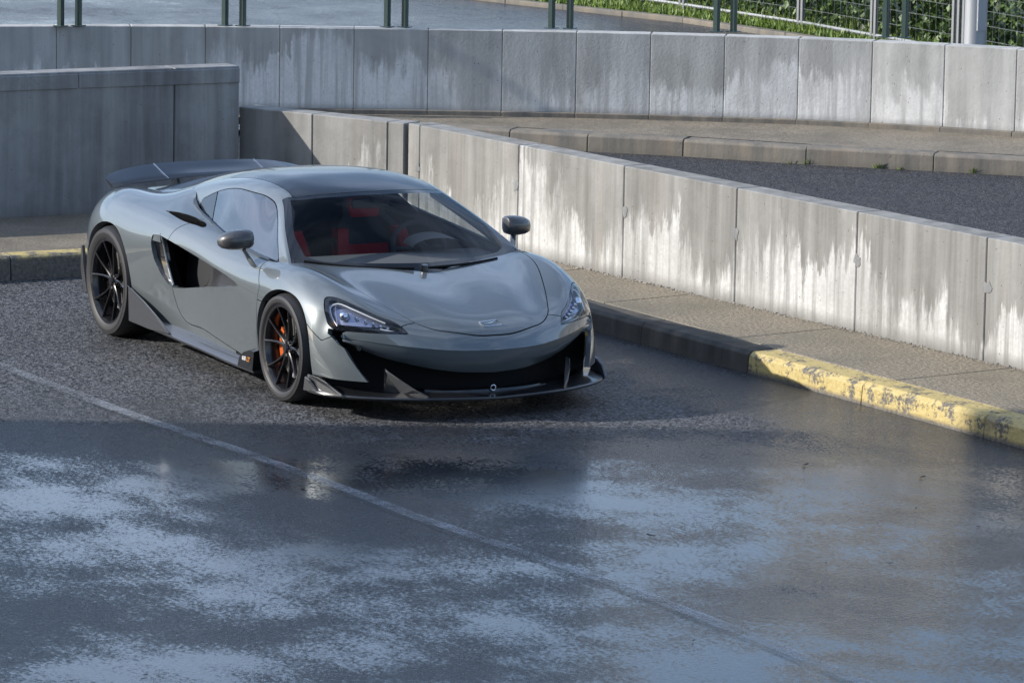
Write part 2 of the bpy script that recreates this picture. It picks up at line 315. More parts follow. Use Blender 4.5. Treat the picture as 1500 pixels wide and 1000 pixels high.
# faded lane line on the lot
def worn(name, col):
    m, n, b = mat(name); k = NB(m); p = k.pos(); out = n.nodes['Material Output']; b.inputs['Base Color'].default_value = (*col, 1); b.inputs['Roughness'].default_value = .4
    tr = k.n('ShaderNodeBsdfTransparent'); ms = k.n('ShaderNodeMixShader')
    fac = k.mr(k.math('ADD', k.math('MULTIPLY', k.noise(p, 2.2, 5, .7), .8), k.math('MULTIPLY', k.noise(p, 60, 3), .4)), .48, .76, .0, .55)
    k.l(fac, ms.inputs[0]); k.l(tr.outputs[0], ms.inputs[1]); k.l(b.outputs[0], ms.inputs[2]); k.l(ms.outputs[0], out.inputs[0]); return m
ln = crv([atz(*q, 0)[:2] for q in ((-60, 512), (0, 535), (190, 606), (430, 688), (620, 760), (900, 855), (1230, 985), (1400, 1060))], 10)
def ribbon(name, c, w0, w1, z, m, jit=0):
    V = []
    for i, p_ in enumerate(c):
        t = c[min(i+1, len(c)-1)]-c[max(i-1, 0)]; t /= np.linalg.norm(t); nn = np.array([-t[1], t[0]]); j = random.uniform(-jit, jit)
        V += [(*(p_+nn*(w0+j)), z), (*(p_+nn*(w1+j)), z)]
    return mesh(name, V, [(2*i, 2*i+2, 2*i+3, 2*i+1) for i in range(len(c)-1)], m)
tag(ribbon('lane_line', ln, -.045, .045, .004, worn('worn_paint', (.46, .48, .52)), .006), kind='structure')
tag(ribbon('asphalt_seam', ln, -.085, -.058, .004, worn('seam_tar', (.008, .008, .009)), .008), kind='structure')

# second road, its kerb and sidewalk, the upper wall
sheet('back_road', [(-4.6, 2.3), (14, 4.4), (14, 30), (-3, 12), (-8.3, 6.0), (-10, 2.3)], .003, M['road'])
k2 = [atz(*q, 0)[:2] for q in ((560, 205), (746, 216), (860, 222.7), (1000, 230), (1180, 241.7), (1367, 251.7), (1560, 262))]
ub = [atz(*q, .17)[:2] for q in ((-60, 162), (250, 160.5), (500, 163), (750, 167), (1000, 173), (1243, 181.7), (1493, 196.7), (1600, 204))]
kbn = tag(empty('kerb'), kind='structure')
k2c = crv(k2, 1); kerbrow(list(k2c), [(0, -.1), (.01, .13), (.03, .15), (.2, .152), (.2, -.1)], 1.2, M['kerbc'])
k2o = [p_ + .203*np.array([-(k2c[min(i+1, len(k2c)-1)]-k2c[max(i-1, 0)])[1], (k2c[min(i+1, len(k2c)-1)]-k2c[max(i-1, 0)])[0]])/np.linalg.norm(k2c[min(i+1, len(k2c)-1)]-k2c[max(i-1, 0)]) for i, p_ in enumerate(k2c)]
ubc = crv(ub, 6)
sheet('sidewalk', list(map(tuple, k2o))+[tuple(p_+np.array([-.05, .05])) for p_ in ubc[::-1]], .153, M['walk2'])
# upper wall: one thing, panels follow the curve
uw = empty('concrete_wall', (*ub[3], .17)); tag(uw, 'upper concrete wall with white stains and green railing posts on top', 'wall'); inv = Matrix.Translation((-ub[3][0], -ub[3][1], -.17))
dl = np.r_[0, np.cumsum(np.linalg.norm(np.diff(ubc, axis=0), axis=1))]
def upt(s): return np.array([np.interp(s, dl, ubc[:, 0]), np.interp(s, dl, ubc[:, 1])])
s = .2
while s < dl[-1]-.66:
    a, b = upt(s+.0022), upt(s+.65-.0022); t = (b-a)/np.linalg.norm(b-a); nn = np.array([-t[1], t[0]])
    for nm, w0, w1, z0, z1, e, mt in (('concrete_panel', 0, .2, .1, .9, 0, M['wallu']), ('joint_core', .006, .194, .1, .892, .01, M['joint2']), ('ledge_piece', -.07, -.001, .05, .195, 0, M['kerbc'])):
        o = fixn(mesh(nm, *loft([[(*(q_+nn*w_), z) for w_, z in ((w0, z0), (w1, z0), (w1, z1), (w0, z1))] for q_ in (a-t*e, b+t*e)]), mt, uw)); o.matrix_parent_inverse = inv
        if nm != 'joint_core': bevel(o, .006, 2)
    s += .65
# railing on the upper wall
rl = empty('railing', (*atz(567, 41, .9)[:2], .9)); tag(rl, 'dark green steel railing standing on the upper concrete wall', 'railing'); o0 = rl.location
railpts = []
for px, py in ((88, 40), (114, 39.5), (329, 39), (355, 39.5), (567, 41), (593, 41.5), (808, 43), (835, 43.5), (1050, 48), (1075, 48.5), (1298, 56), (1326, 57)):
    q_ = atz(px, py, .9); railpts.append(q_)
    o = mesh('post', *join(box_vf(-.024, .024, -.024, .024, 0, 1.05), box_vf(-.05, .05, -.05, .05, 0, .008)), M['green'], rl); o.location = (q_[0]-o0.x-.06, q_[1]-o0.y+.03, .001); o.rotation_euler.z = .5; bevel(o, .004, 1)
ext = [railpts[0]*2-railpts[2]]+railpts[::2]+[railpts[-1]*2-railpts[-3]]
for z in (1.0, .68):
    o = mesh('rail', *tube([(q_[0]-o0.x-.08, q_[1]-o0.y+.05, z+(.0 if z > .9 else 0)) for q_ in ext], .024, 8), M['green'], rl, True) if z > .9 else None

# upper road, grass verge, fence, ivy, pole
sheet('upper_road', [(-11.2, -6), (-10.75, 2.2), (-9.5, 6.2), (-7.5, 9.9), (-3, 15), (-3, 60), (-80, 60), (-80, -6)], .006, M['uproad'])
ge = [atz(*q, .05)[:2] for q in ((560, -22), (740, 0), (1000, 28), (1150, 50), (1400, 88))]
tr = np.array([-.25, .97])
gk = tag(empty('kerb'), kind='structure'); kbn = gk
kerbrow([tuple(p_) for p_ in ge], [(0, -.05), (0, .06), (.12, .06), (.12, -.05)], .9, M['kerbc'])
gpoly = [tuple(p_+tr*.12) for p_ in ge]+[tuple(p_+tr*14) for p_ in ge[::-1]]
gm, gn, gb = mat('soil_grass'); k = NB(gm); k.l(k.mix(k.mr(k.noise(k.pos(), 3, 5), .35, .65), (.035, .05, .015), (.06, .075, .022)), gb.inputs['Base Color']); gb.inputs['Roughness'].default_value = .9
sheet('verge', gpoly, .045, gm)
def leafmat(name, a, c):
    m, n, b = mat(name); k = NB(m); g_ = k.n('ShaderNodeNewGeometry')
    k.l(k.mix(g_.outputs['Random Per Island'], a, c), b.inputs['Base Color']); b.inputs['Roughness'].default_value = .5; b.inputs['Subsurface Weight'].default_value = 0; return m
V, F = [], []
for i in range(16000):
    j = random.random()*(len(ge)-1); a = ge[int(j)]+(ge[int(j)+1]-ge[int(j)])*(j % 1) if int(j) < len(ge)-1 else ge[-1]
    p_ = a+tr*(.14+random.random()**1.3*2.2); an = random.random()*6.28; h = random.uniform(.03, .11); w_ = random.uniform(.006, .014); b0 = len(V); dx, dy = math.cos(an)*w_, math.sin(an)*w_
    V += [(p_[0]-dx, p_[1]-dy, .04), (p_[0]+dx, p_[1]+dy, .04), (p_[0]+random.uniform(-.05, .05), p_[1]+random.uniform(-.05, .05), .04+h)]; F.append((b0, b0+1, b0+2))
tag(mesh('grass', V, F, leafmat('grass_blades', (.09, .16, .02), (.20, .27, .05))), 'short green grass along the kerb behind the upper wall', 'grass', kind='stuff')
fl = [atz(*q, .1)[:2] for q in ((880, -10), (1000, 7), (1173, 33), (1280, 52), (1404, 74), (1540, 100))]
fe = empty('mesh_fence', (*fl[2], 0)); tag(fe, 'galvanised mesh fence in front of the ivy on the grass verge', 'fence'); f0 = fl[2]
for i, p_ in enumerate(fl):
    for d in ((-.035, .035) if i != 4 else (-.10, 0, .10)):
        t = (fl[min(i+1, 5)]-fl[max(i-1, 0)]); t /= np.linalg.norm(t)
        o = mesh('post', *box_vf(-.02, .02, -.02, .02, 0, 1.9), M['zinc'], fe); o.location = (p_[0]+t[0]*d-f0[0], p_[1]+t[1]*d-f0[1], 0)
for a, b in zip(fl[:-1], fl[1:]):
    A, B = np.array([*(a-f0), 0]), np.array([*(b-f0), 0])
    for z, r in ((.1, .022), (1.85, .022)): mesh('rail', *tube([A+[0, 0, z], B+[0, 0, z]], r, 6), M['zinc'], fe)
    wires = [tube([A+[0, 0, z], B+[0, 0, z]], .0022, 4) for z in np.arange(.25, 1.85, .15)]+[tube([A+(B-A)*q_+[0, 0, .1], A+(B-A)*q_+[0, 0, 1.85]], .002, 4) for q_ in np.linspace(.04, .96, int(np.linalg.norm(B-A)/.12))]
    o = mesh('wire_mesh', *join(*wires), M['zinc'], fe); o['kind'] = 'stuff'
def ivy(name, label, pts, depth, hgt, n, cols, seed):
    r = random.Random(seed); V, F = [], []
    for i in range(n):
        j = r.random()*(len(pts)-1); a = pts[int(j)]+(pts[int(j)+1]-pts[int(j)])*(j % 1)
        hh = hgt*(.75+.35*math.sin(a[0]*2.3)+.2*math.sin(a[0]*5.1)); p_ = np.array([*(a+tr*(.12+r.random()*depth)), .03+r.random()**.8*hh])
        if math.sin(p_[0]*4+p_[2]*3)+math.sin(p_[1]*5-p_[2]*4)+r.random()*2.4 < .55: continue
        s_ = r.uniform(.018, .055); R_ = Matrix.Rotation(r.random()*6.28, 3, 'Z') @ Matrix.Rotation(r.uniform(.2, 1.5), 3, 'X'); b0 = len(V)
        for q_ in ((0, -s_, 0), (s_*.8, 0, s_*.15), (0, s_*1.1, 0), (-s_*.8, 0, s_*.15)): V.append(tuple(Vector(p_)+R_ @ Vector(q_)))
        F += [(b0, b0+1, b0+2), (b0, b0+2, b0+3)]
    tag(mesh(name, V, F, leafmat(name+'_leaves', *cols)), label, 'ivy', kind='stuff')
ivy('ivy', 'dense ivy and bramble growing through the mesh fence', fl, 1.0, 2.3, 26000, ((.015, .035, .008), (.11, .18, .04)), 3)
sheet('shrub_soil', [tuple(p_+tr*1.4) for p_ in fl]+[tuple(p_+tr*1.9) for p_ in fl[::-1]], .05, gm)
po = atz(1428, 66, .3); pl = empty('lamp_post', (po[0], po[1], 0)); tag(pl, 'thick light grey lamp post base beside the mesh fence', 'lamp post')
mesh('shaft', *loft([[(r_*math.cos(a_), r_*math.sin(a_), z) for a_ in np.linspace(0, 2*math.pi, 28, endpoint=False)] for z, r_ in ((0, .135), (.04, .135), (.05, .112), (1.2, .108), (5.5, .06))]), M['pole'], pl, True)
mesh('access_door', *box_vf(.085, .118, -.05, .05, .45, .8), M['pole'], pl)
# building outside the view on the sunny side, whose corner shades the front of the lot
cx, cy = np.array([2.63, -2.71])-np.array([.4415, .8973])*16.5
bd = empty('office_building', (cx+13, cy-6, 0)); tag(bd, 'plain concrete office block shading the front of the parking lot', 'building')
o = mesh('wall', *box_vf(-13, 13, -6, 6, 0, 15), M['facade'], bd)
for i in range(8):
    for j in range(4):
        f_ = mesh('window', *box_vf(-12.2+i*3.1, -10.4+i*3.1, 5.98, 6.04, 1.2+j*3.5, 3.0+j*3.5), M['zinc'], bd); mesh('pane', *box_vf(-12.1+i*3.1, -10.5+i*3.1, 6.04, 6.05, 1.3+j*3.5, 2.9+j*3.5), M['black'], f_)
mesh('roof', *box_vf(-13.2, 13.2, -6.2, 6.2, 15.002, 15.3), M['facade'], bd)

# ------------------------------------------------------------------ surface tools for the car
class S: pass
def grid(ctrl, nu=10, nv=8, it=6):
    P = np.array(ctrl, float); tu = np.r_[0, np.cumsum(np.linalg.norm(np.diff(P, axis=0), axis=2).mean(1))]; tv = np.r_[0, np.cumsum(np.linalg.norm(np.diff(P, axis=1), axis=2).mean(0))]
    qu = np.concatenate([np.linspace(tu[i], tu[i+1], nu, endpoint=False) for i in range(len(tu)-1)]+[[tu[-1]]]); iu = np.arange(len(qu))/nu
    qv = np.concatenate([np.linspace(tv[i], tv[i+1], nv, endpoint=False) for i in range(len(tv)-1)]+[[tv[-1]]]); iv = np.arange(len(qv))/nv
    G = herm(P, tu, qu); G = herm(G.transpose(1, 0, 2), tv, qv).transpose(1, 0, 2)
    for _ in range(it):
        Gm = np.concatenate([G[:, 1:2]*[1, -1, 1], G], 1)           # mirror across the centreline
        lap = (np.roll(Gm, 1, 0)+np.roll(Gm, -1, 0)+np.roll(Gm, 1, 1)+np.roll(Gm, -1, 1))/4
        N = Gm[:, 1:].copy(); N[1:-1, :-1] += .5*(lap[1:-1, 1:-1]-Gm[1:-1, 1:-1]); G = N; G[:, 0, 1] = 0
    m = S(); n, k = G.shape[:2]; m.v = G.reshape(-1, 3); U, Vv = np.meshgrid(iu, iv, indexing='ij'); m.uv = np.c_[U.ravel(), Vv.ravel()]
    m.f = [(i*k+j, (i+1)*k+j, (i+1)*k+j+1, i*k+j+1) for i in range(n-1) for j in range(k-1)]; return orient(m)
def fnorm(v, q):
    a = np.zeros(3)
    for i in range(1, len(q)-1): a += np.cross(v[q[i]]-v[q[0]], v[q[i+1]]-v[q[0]])
    return a
def orient(m, c=(1.3, 0, .35)):
    s = sum(np.dot(fnorm(m.v, q), m.v[q[0]]-np.array(c)) for q in m.f)
    if s < 0: m.f = [q[::-1] for q in m.f]
    return m
def clip(m, d):                 # keep the part of the surface where d > 0
    d = np.where(np.abs(d) < 1e-9, 1e-9, d); V = list(m.v); UV = list(m.uv); ek = {}; F = []
    for q in m.f:
        if all(d[i] > 0 for i in q): F.append(q); continue
        if all(d[i] <= 0 for i in q): continue
        out = []
        for a, b in zip(q, q[1:]+q[:1]):
            if d[a] > 0: out.append(a)
            if (d[a] > 0) != (d[b] > 0):
                e = (min(a, b), max(a, b))
                if e not in ek:
                    t = d[e[0]]/(d[e[0]]-d[e[1]]); t = min(max(t, .02), .98); ek[e] = len(V); V.append(m.v[e[0]]*(1-t)+m.v[e[1]]*t); UV.append(m.uv[e[0]]*(1-t)+m.uv[e[1]]*t)
                out.append(ek[e])
        if len(out) > 2: F.append(tuple(out))
    used = sorted({i for q in F for i in q}); mp_ = {a: i for i, a in enumerate(used)}
    r = S(); r.v = np.array([V[i] for i in used]).reshape(-1, 3); r.uv = np.array([UV[i] for i in used]).reshape(-1, 2); r.f = [tuple(mp_[i] for i in q) for q in F]; return r
def sd(poly, P):                # signed distance, positive inside
    A = np.array(poly, float); B = np.roll(A, -1, 0); best = np.full(len(P), 1e9); ins = np.zeros(len(P), bool)
    for a, b in zip(A, B):
        ab = b-a; t = np.clip(((P-a)@ab)/(ab@ab+1e-12), 0, 1); best = np.minimum(best, np.linalg.norm(P-a-t[:, None]*ab, axis=1))
        c = (a[1] > P[:, 1]) != (b[1] > P[:, 1]); ins ^= c & (P[:, 0] < (b[0]-a[0])*(P[:, 1]-a[1])/(b[1]-a[1]+1e-12)+a[0])
    return np.where(ins, best, -best)
def vnormals(m):
    n = np.zeros_like(m.v)
    for q in m.f:
        a = fnorm(m.v, q)
        for i in q: n[i] += a
    return n/(np.linalg.norm(n, axis=1)[:, None]+1e-12)
def flange(m, depth):
    cnt = {}
    for q in m.f:
        for a, b in zip(q, q[1:]+q[:1]): cnt[(a, b)] = 1
    be = [e for e in cnt if (e[1], e[0]) not in cnt and not (m.v[e[0]][1] < 1e-4 and m.v[e[1]][1] < 1e-4)]
    n = vnormals(m); idx = {}; V = list(m.v); F = list(m.f)
    for e in be:
        for i in e:
            if i not in idx: idx[i] = len(V); V.append(m.v[i]-n[i]*depth)
        F.append((e[1], e[0], idx[e[0]], idx[e[1]]))
    r = S(); r.v = np.array(V); r.f = F; r.uv = np.zeros((len(V), 2)); return r
def emit(name, m, mt, parent, side, fl_=0., sharp=40, thick=0):
    if len(m.f) == 0: print('EMPTY', name); return None
    if fl_: m = flange(m, fl_)
    if side == 'C':             # both halves welded on the centreline
        n = len(m.v); mid = {i: i for i in range(n) if m.v[i][1] < 1e-5}; V = [tuple(p_) for p_ in m.v]; mp_ = {}
        for i in range(n):
            if i in mid: mp_[i] = i
            else: mp_[i] = len(V); V.append((m.v[i][0], -m.v[i][1], m.v[i][2]))
        F = list(m.f)+[tuple(mp_[i] for i in q[::-1]) for q in m.f]
    elif side == 'L': V, F = m.v, m.f
    else: V, F = m.v*np.array([1, -1, 1]), [q[::-1] for q in m.f]
    return mesh(name, V, F, mt, parent, True, sharp)

# ------------------------------------------------------------------ the car  (x forward from the rear axle, w sideways, z up)
car = empty('sports_car', (0, 0, 0)); tag(car, 'low grey sports car with carbon rear wing parked on the wet asphalt', 'car')
body = grid([
 [(-.80,0,.84),(-.80,.22,.84),(-.79,.44,.84),(-.78,.54,.835),(-.76,.62,.81),(-.74,.69,.74),(-.73,.73,.63),(-.73,.74,.50),(-.73,.73,.38),(-.72,.70,.30)],
 [(-.58,0,.865),(-.58,.25,.865),(-.58,.47,.868),(-.58,.58,.875),(-.57,.68,.86),(-.56,.79,.775),(-.55,.85,.65),(-.55,.86,.50),(-.55,.85,.36),(-.55,.82,.27)],
 [(-.28,0,.885),(-.28,.25,.885),(-.28,.49,.89),(-.28,.60,.905),(-.28,.71,.912),(-.28,.84,.845),(-.28,.925,.70),(-.28,.945,.52),(-.28,.935,.36),(-.28,.90,.24)],
 [(.08,0,.89),(.08,.26,.89),(.07,.49,.91),(.07,.61,.918),(.07,.73,.915),(.07,.87,.85),(.08,.945,.71),(.08,.962,.53),(.08,.95,.36),(.08,.92,.21)],
 [(.42,0,.90),(.42,.26,.91),(.42,.53,.995),(.42,.63,.955),(.42,.75,.905),(.42,.875,.845),(.42,.95,.71),(.42,.96,.53),(.42,.945,.36),(.42,.915,.19)],
 [(.80,0,.90),(.80,.26,.91),(.80,.555,.99),(.80,.665,.925),(.80,.775,.885),(.80,.88,.832),(.80,.94,.72),(.80,.935,.55),(.80,.905,.37),(.80,.895,.18)],
 [(1.20,0,.88),(1.20,.26,.88),(1.20,.56,.90),(1.20,.70,.872),(1.20,.80,.846),(1.20,.875,.806),(1.20,.925,.715),(1.20,.90,.57),(1.20,.888,.37),(1.20,.888,.17)],
 [(1.70,0,.83),(1.70,.26,.83),(1.70,.58,.83),(1.70,.72,.815),(1.70,.80,.797),(1.70,.868,.757),(1.70,.925,.665),(1.70,.912,.53),(1.70,.902,.36),(1.70,.892,.165)],
 [(2.15,0,.81),(2.15,.26,.81),(2.15,.58,.80),(2.15,.71,.79),(2.15,.795,.775),(2.15,.872,.735),(2.15,.928,.64),(2.15,.928,.50),(2.15,.915,.34),(2.15,.895,.165)],
 [(2.45,0,.805),(2.45,.28,.80),(2.45,.60,.79),(2.45,.70,.792),(2.45,.785,.79),(2.45,.872,.75),(2.45,.933,.655),(2.45,.945,.50),(2.45,.935,.33),(2.45,.912,.17)],
 [(2.755,0,.738),(2.755,.34,.753),(2.75,.62,.750),(2.74,.70,.768),(2.72,.775,.783),(2.70,.868,.745),(2.70,.935,.645),(2.70,.950,.50),(2.70,.942,.33),(2.70,.922,.18)],
 [(3.06,0,.680),(3.06,.33,.695),(3.05,.55,.680),(3.04,.655,.702),(3.03,.735,.716),(3.02,.835,.672),(3.02,.915,.57),(3.03,.942,.43),(3.04,.937,.31),(3.05,.920,.222)],
 [(3.33,0,.613),(3.32,.27,.622),(3.29,.47,.604),(3.25,.585,.622),(3.22,.685,.632),(3.16,.795,.607),(3.12,.880,.515),(3.15,.898,.40),(3.20,.882,.30),(3.24,.862,.22)],
 [(3.52,0,.550),(3.50,.24,.552),(3.43,.425,.554),(3.40,.53,.558),(3.355,.63,.555),(3.26,.765,.548),(3.185,.858,.485),(3.22,.856,.39),(3.28,.832,.30),(3.33,.80,.22)],
 [(3.605,0,.493),(3.575,.24,.496),(3.505,.42,.502),(3.468,.51,.500),(3.41,.605,.499),(3.325,.72,.499),(3.225,.836,.465),(3.255,.83,.385),(3.32,.80,.295),(3.37,.765,.22)],
 [(3.65,0,.405),(3.617,.24,.408),(3.543,.42,.42),(3.488,.515,.428),(3.42,.61,.437),(3.335,.72,.451),(3.238,.822,.452),(3.282,.81,.38),(3.35,.77,.29),(3.407,.731,.22)]], 12, 9, 18)
G_ = .0028
def X(m): return m.v[:, [0, 2]]
def T(m): return m.v[:, [0, 1]]
def Fr(m): return m.v[:, [1, 2]]
def arch(m, cx_, cz_, rx, rz):
    dx, dz = (m.v[:, 0]-cx_)/rx, (m.v[:, 2]-cz_)/rz; r_ = (np.abs(dx)**2.2+np.abs(np.where(dz > 0, dz, dz*.25))**2.2)**(1/2.2)
    return np.where(m.v[:, 1] > .45, (r_-1)*rx, 1)
ball_ = body
for a_ in ((2.665, .315, .388, .352), (0, .354, .405, .38)): body = clip(body, arch(body, *a_))
cab = [(.56, -1), (.56, .57), (.72, .655), (1.0, .705), (1.215, .728), (1.43, .762), (1.965, .792), (2.28, .785), (2.435, .775), (2.50, .655), (2.63, .37), (2.715, 0), (2.715, -1)]
body = clip(body, -sd(cab, T(body)))
hole = crv([(.60, .805), (.80, .772), (1.02, .757), (1.18, .775), (1.20, .792), (1.10, .812), (.95, .826), (.75, .818), (.60, .805)], 5)
body = clip(body, np.where(body.v[:, 2] > .72, -sd(hole, T(body)), 1))
INT = [(.70, .745), (.80, .755), (.975, .738), (1.2, .712), (1.48, .679), (1.8, .642), (2.02, .607), (1.93, .585), (1.79, .566), (1.45, .516), (1.10, .458), (.96, .442), (.905, .455), (.83, .505), (.745, .60), (.70, .70)]
body = clip(body, np.where(body.v[:, 1] > .6, -sd(INT, X(body)), 1))
HL = np.vstack([crv([(.50, .497), (.535, .548), (.62, .590), (.72, .645), (.79, .675), (.825, .672), (.852, .63), (.862, .57), (.856, .515), (.838, .501)], 6), [(.62, .4975)]])
isf = lambda m: m.v[:, 0] > 2.98
hlz = clip(body, np.where(isf(body), sd(HL, Fr(body))-G_, -1))
body = clip(body, np.where(isf(body), -sd(HL, Fr(body))-G_*.4, 1))
notch = [(.79, .503), (.90, .51), (.868, .47), (.842, .425), (.812, .40), (.80, .43), (.822, .463), (.815, .49)]
body = clip(body, np.where(body.v[:, 0] > 3.15, -sd(notch, Fr(body)), 1))
HOOD = np.vstack([[(2.2, -1), (2.2, .74)], crv([(2.45, .735), (2.738, .700), (3.05, .600), (3.30, .500), (3.413, .445), (3.50, .365), (3.57, .22), (3.603, .08), (3.606, 0), (3.6, -.1)], 8), [(3.55, -1)]])
hd = sd(HOOD, T(body)); hd = np.where(body.v[:, 0] > 2.25, hd, -1)
hood = clip(body, hd-G_); rest = clip(body, -hd-G_)
DOOR = np.vstack([crv([(1.09, .92), (1.035, .862), (.975, .82), (.935, .75), (.935, .6), (.95, .435), (1.0, .335), (1.06, .283), (1.416, .245), (1.75, .205), (1.99, .178), (2.22, .162), (2.262, .2)], 5), [(2.262, .30), (2.30, .56), (2.318, .64), (2.25, .70), (2.18, .748), (2.16, .81), (2.1, .95)]])
dd = np.where(rest.v[:, 1] > .68, sd(DOOR, X(rest)), -1)
door = clip(rest, dd-G_); rest = clip(rest, -dd-G_)
front = clip(rest, rest.v[:, 0]-1.9); rear = clip(rest, 1.9-rest.v[:, 0])
zl = np.interp(front.v[:, 0], [2.9, 3.0, 3.13, 3.2, 3.26], [.56, .515, .435, .47, .515])
bd_ = np.where(front.v[:, 1] < .535, front.v[:, 0]-3.425, zl-front.v[:, 2])
bump = clip(front, bd_-G_); fend = clip(front, -bd_-G_)
emit('hood', hood, M['paint'], car, 'C', .022)
def comps(m):
    par = list(range(len(m.v)))
    def fd(i):
        while par[i] != i: par[i] = par[par[i]]; i = par[i]
        return i
    for q in m.f:
        for i in q[1:]: par[fd(i)] = fd(q[0])
    gr = {}
    for q in m.f: gr.setdefault(fd(q[0]), []).append(q)
    out = []
    for fs in sorted(gr.values(), key=len, reverse=True):
        us = sorted({i for q in fs for i in q}); mp_ = {a: i for i, a in enumerate(us)}; r = S(); r.v = m.v[us]; r.uv = m.uv[us]; r.f = [tuple(mp_[i] for i in q) for q in fs]; out.append(r)
    return out
fb = None
for c_ in sorted(comps(bump), key=lambda c_: c_.v[:, 1].min()):
    if fb is None: fb = emit('front_bumper', c_, M['paint'], car, 'C', .03)
    elif len(c_.f) > 8:
        for q in 'RL': emit('bumper_corner', c_, M['paint'], fb, q, .03)
emit('rear_body', rear, M['paint'], car, 'C', .045)
for sd_ in 'RL':
    emit('front_fender', fend, M['paint'], car, sd_, .045); emit('door', door, M['paint'], car, sd_, .03)
# nose face below the crease
cz = [(3.647,0,.4035),(3.614,.24,.4065),(3.540,.42,.4185),(3.485,.515,.4265),(3.417,.61,.4355),(3.332,.72,.4495),(3.237,.818,.4515)]
lo = [(3.585,0,.262),(3.55,.24,.275),(3.475,.42,.303),(3.425,.515,.325),(3.365,.61,.35),(3.295,.715,.392),(3.228,.81,.438)]
md = [tuple(np.array(a)*.5+np.array(b)*.5+[.014, 0, -.004]) for a, b in zip(cz, lo)]
bk = [(a[0]-.07, a[1]*.97, a[2]+.012) for a in lo]
face = grid([cz, md, lo], 8, 9, 2); emit('nose_panel', face, M['paint'], fb, 'C', .05)
# dark front opening: back wall and floor
emit('intake_backing', grid([[(a[0]-.20, a[1], .46) for a in lo], [(a[0]-.22, a[1], .3) for a in lo], [(a[0]-.20, a[1], .13) for a in lo], [(a[0]+.0, a[1], .125) for a in lo]], 3, 3, 0), M['matt'], fb, 'C')
for s_ in (-1, 1):
    o = mesh('parking_sensor', *tube([(3.30, s_*.742, .408), (3.332, s_*.752, .408)], [.016, .014], 12), M['black'], fb, True)
    # dark duct behind the front corner
    v, f = loft([[(3.02, s_*.60, .13), (3.02, s_*.88, .13), (3.02, s_*.88, .47), (3.02, s_*.60, .47)], [(3.10, s_*.50, .12), (3.10, s_*.86, .12), (3.10, s_*.86, .49), (3.10, s_*.50, .49)]]); fixn(mesh('corner_duct', v, f, M['matt'], fb))
# splitter
so_ = crv([(3.672, 0), (3.668, .16), (3.655, .32), (3.635, .433), (3.56, .60), (3.46, .755), (3.32, .885), (3.20, .94), (3.06, .955)], 5)
secs = []
for x, w_ in np.vstack([so_[::-1]*[1, -1], so_[1:]]):
    n_ = np.array([1.0, w_*1.25]); n_ /= np.linalg.norm(n_); b_ = np.array([x, w_])-n_*.17; zz = .012*min(abs(w_)/.43, 1)
    secs.append([(x, w_, .112+zz), (x+.003, w_*1.002, .122+zz), (x-.004, w_, .131+zz), (x-n_[0]*.07, w_-n_[1]*.07, .140+zz), (b_[0], b_[1], .158), (b_[0], b_[1], .10)])
sp = fixn(mesh('front_splitter', *loft(secs), M['roof'], car, True, 30))
lipc = crv([(3.562, 0, .166), (3.545, .2, .166), (3.505, .34, .168), (3.475, .40, .172)], 5); lipc = np.vstack([lipc[::-1]*[1, -1, 1], lipc[1:]])
fixn(mesh('lower_lip', *loft([[(x, y, z), (x+.012, y, z-.004), (x+.018, y, z-.022), (x-.08, y, z-.05), (x-.10, y, z-.01)] for x, y, z in lipc]), M['black'], sp, True, 50))
tw_ = [(3.585+.0*a, .016*math.cos(a), .170+.016*math.sin(a)) for a in np.linspace(0, 2*math.pi, 19)]
mesh('tow_cover', *tube(tw_, .004, 6), M['chrome'], sp, True)
for s_ in (-1, 1):
    # outer fence and inner fin of each front corner
    def plate(nm, pts, th, mt, par, bv=.004):
        p_ = np.array(pts, float); nrm = np.cross(p_[1]-p_[0], p_[2]-p_[0]); nrm /= np.linalg.norm(nrm); v = list(p_-nrm*th/2)+list(p_+nrm*th/2); n_ = len(p_)
        o = fixn(mesh(nm, v, [tuple(range(n_))[::-1], tuple(range(n_, 2*n_))]+[(i, (i+1) % n_, n_+(i+1) % n_, n_+i) for i in range(n_)], mt, par)); bevel(o, bv, 2); return o
    plate('corner_fence', [(3.04, s_*.948, .125), (3.04, s_*.940, .225), (3.14, s_*.935, .222), (3.24, s_*.915, .20), (3.36, s_*.872, .148), (3.37, s_*.868, .135), (3.2, s_*.938, .126)], .016, M['carbon'], sp)
    plate('corner_fence', [(3.16, s_*.930, .135), (3.10, s_*.960, .20), (3.05, s_*.965, .215), (3.03, s_*.965, .13)], .012, M['carbon'], sp)
    inn = [(3.36, .600, .285), (3.40, .607, .275), (3.48, .565, .235), (3.57, .505, .185), (3.635, .445, .148), (3.60, .445, .135), (3.45, .56, .13), (3.36, .60, .13)]
    plate('inner_fin', [(a, s_*b, c) for a, b, c in inn], .012, M['carbon'], sp)
def zbody(x, w_):
    i = np.argmin((ball_.v[:, 0]-x)**2+(ball_.v[:, 1]-w_)**2+np.where(ball_.v[:, 2] < .7, 9, 0)); return ball_.v[i][2]
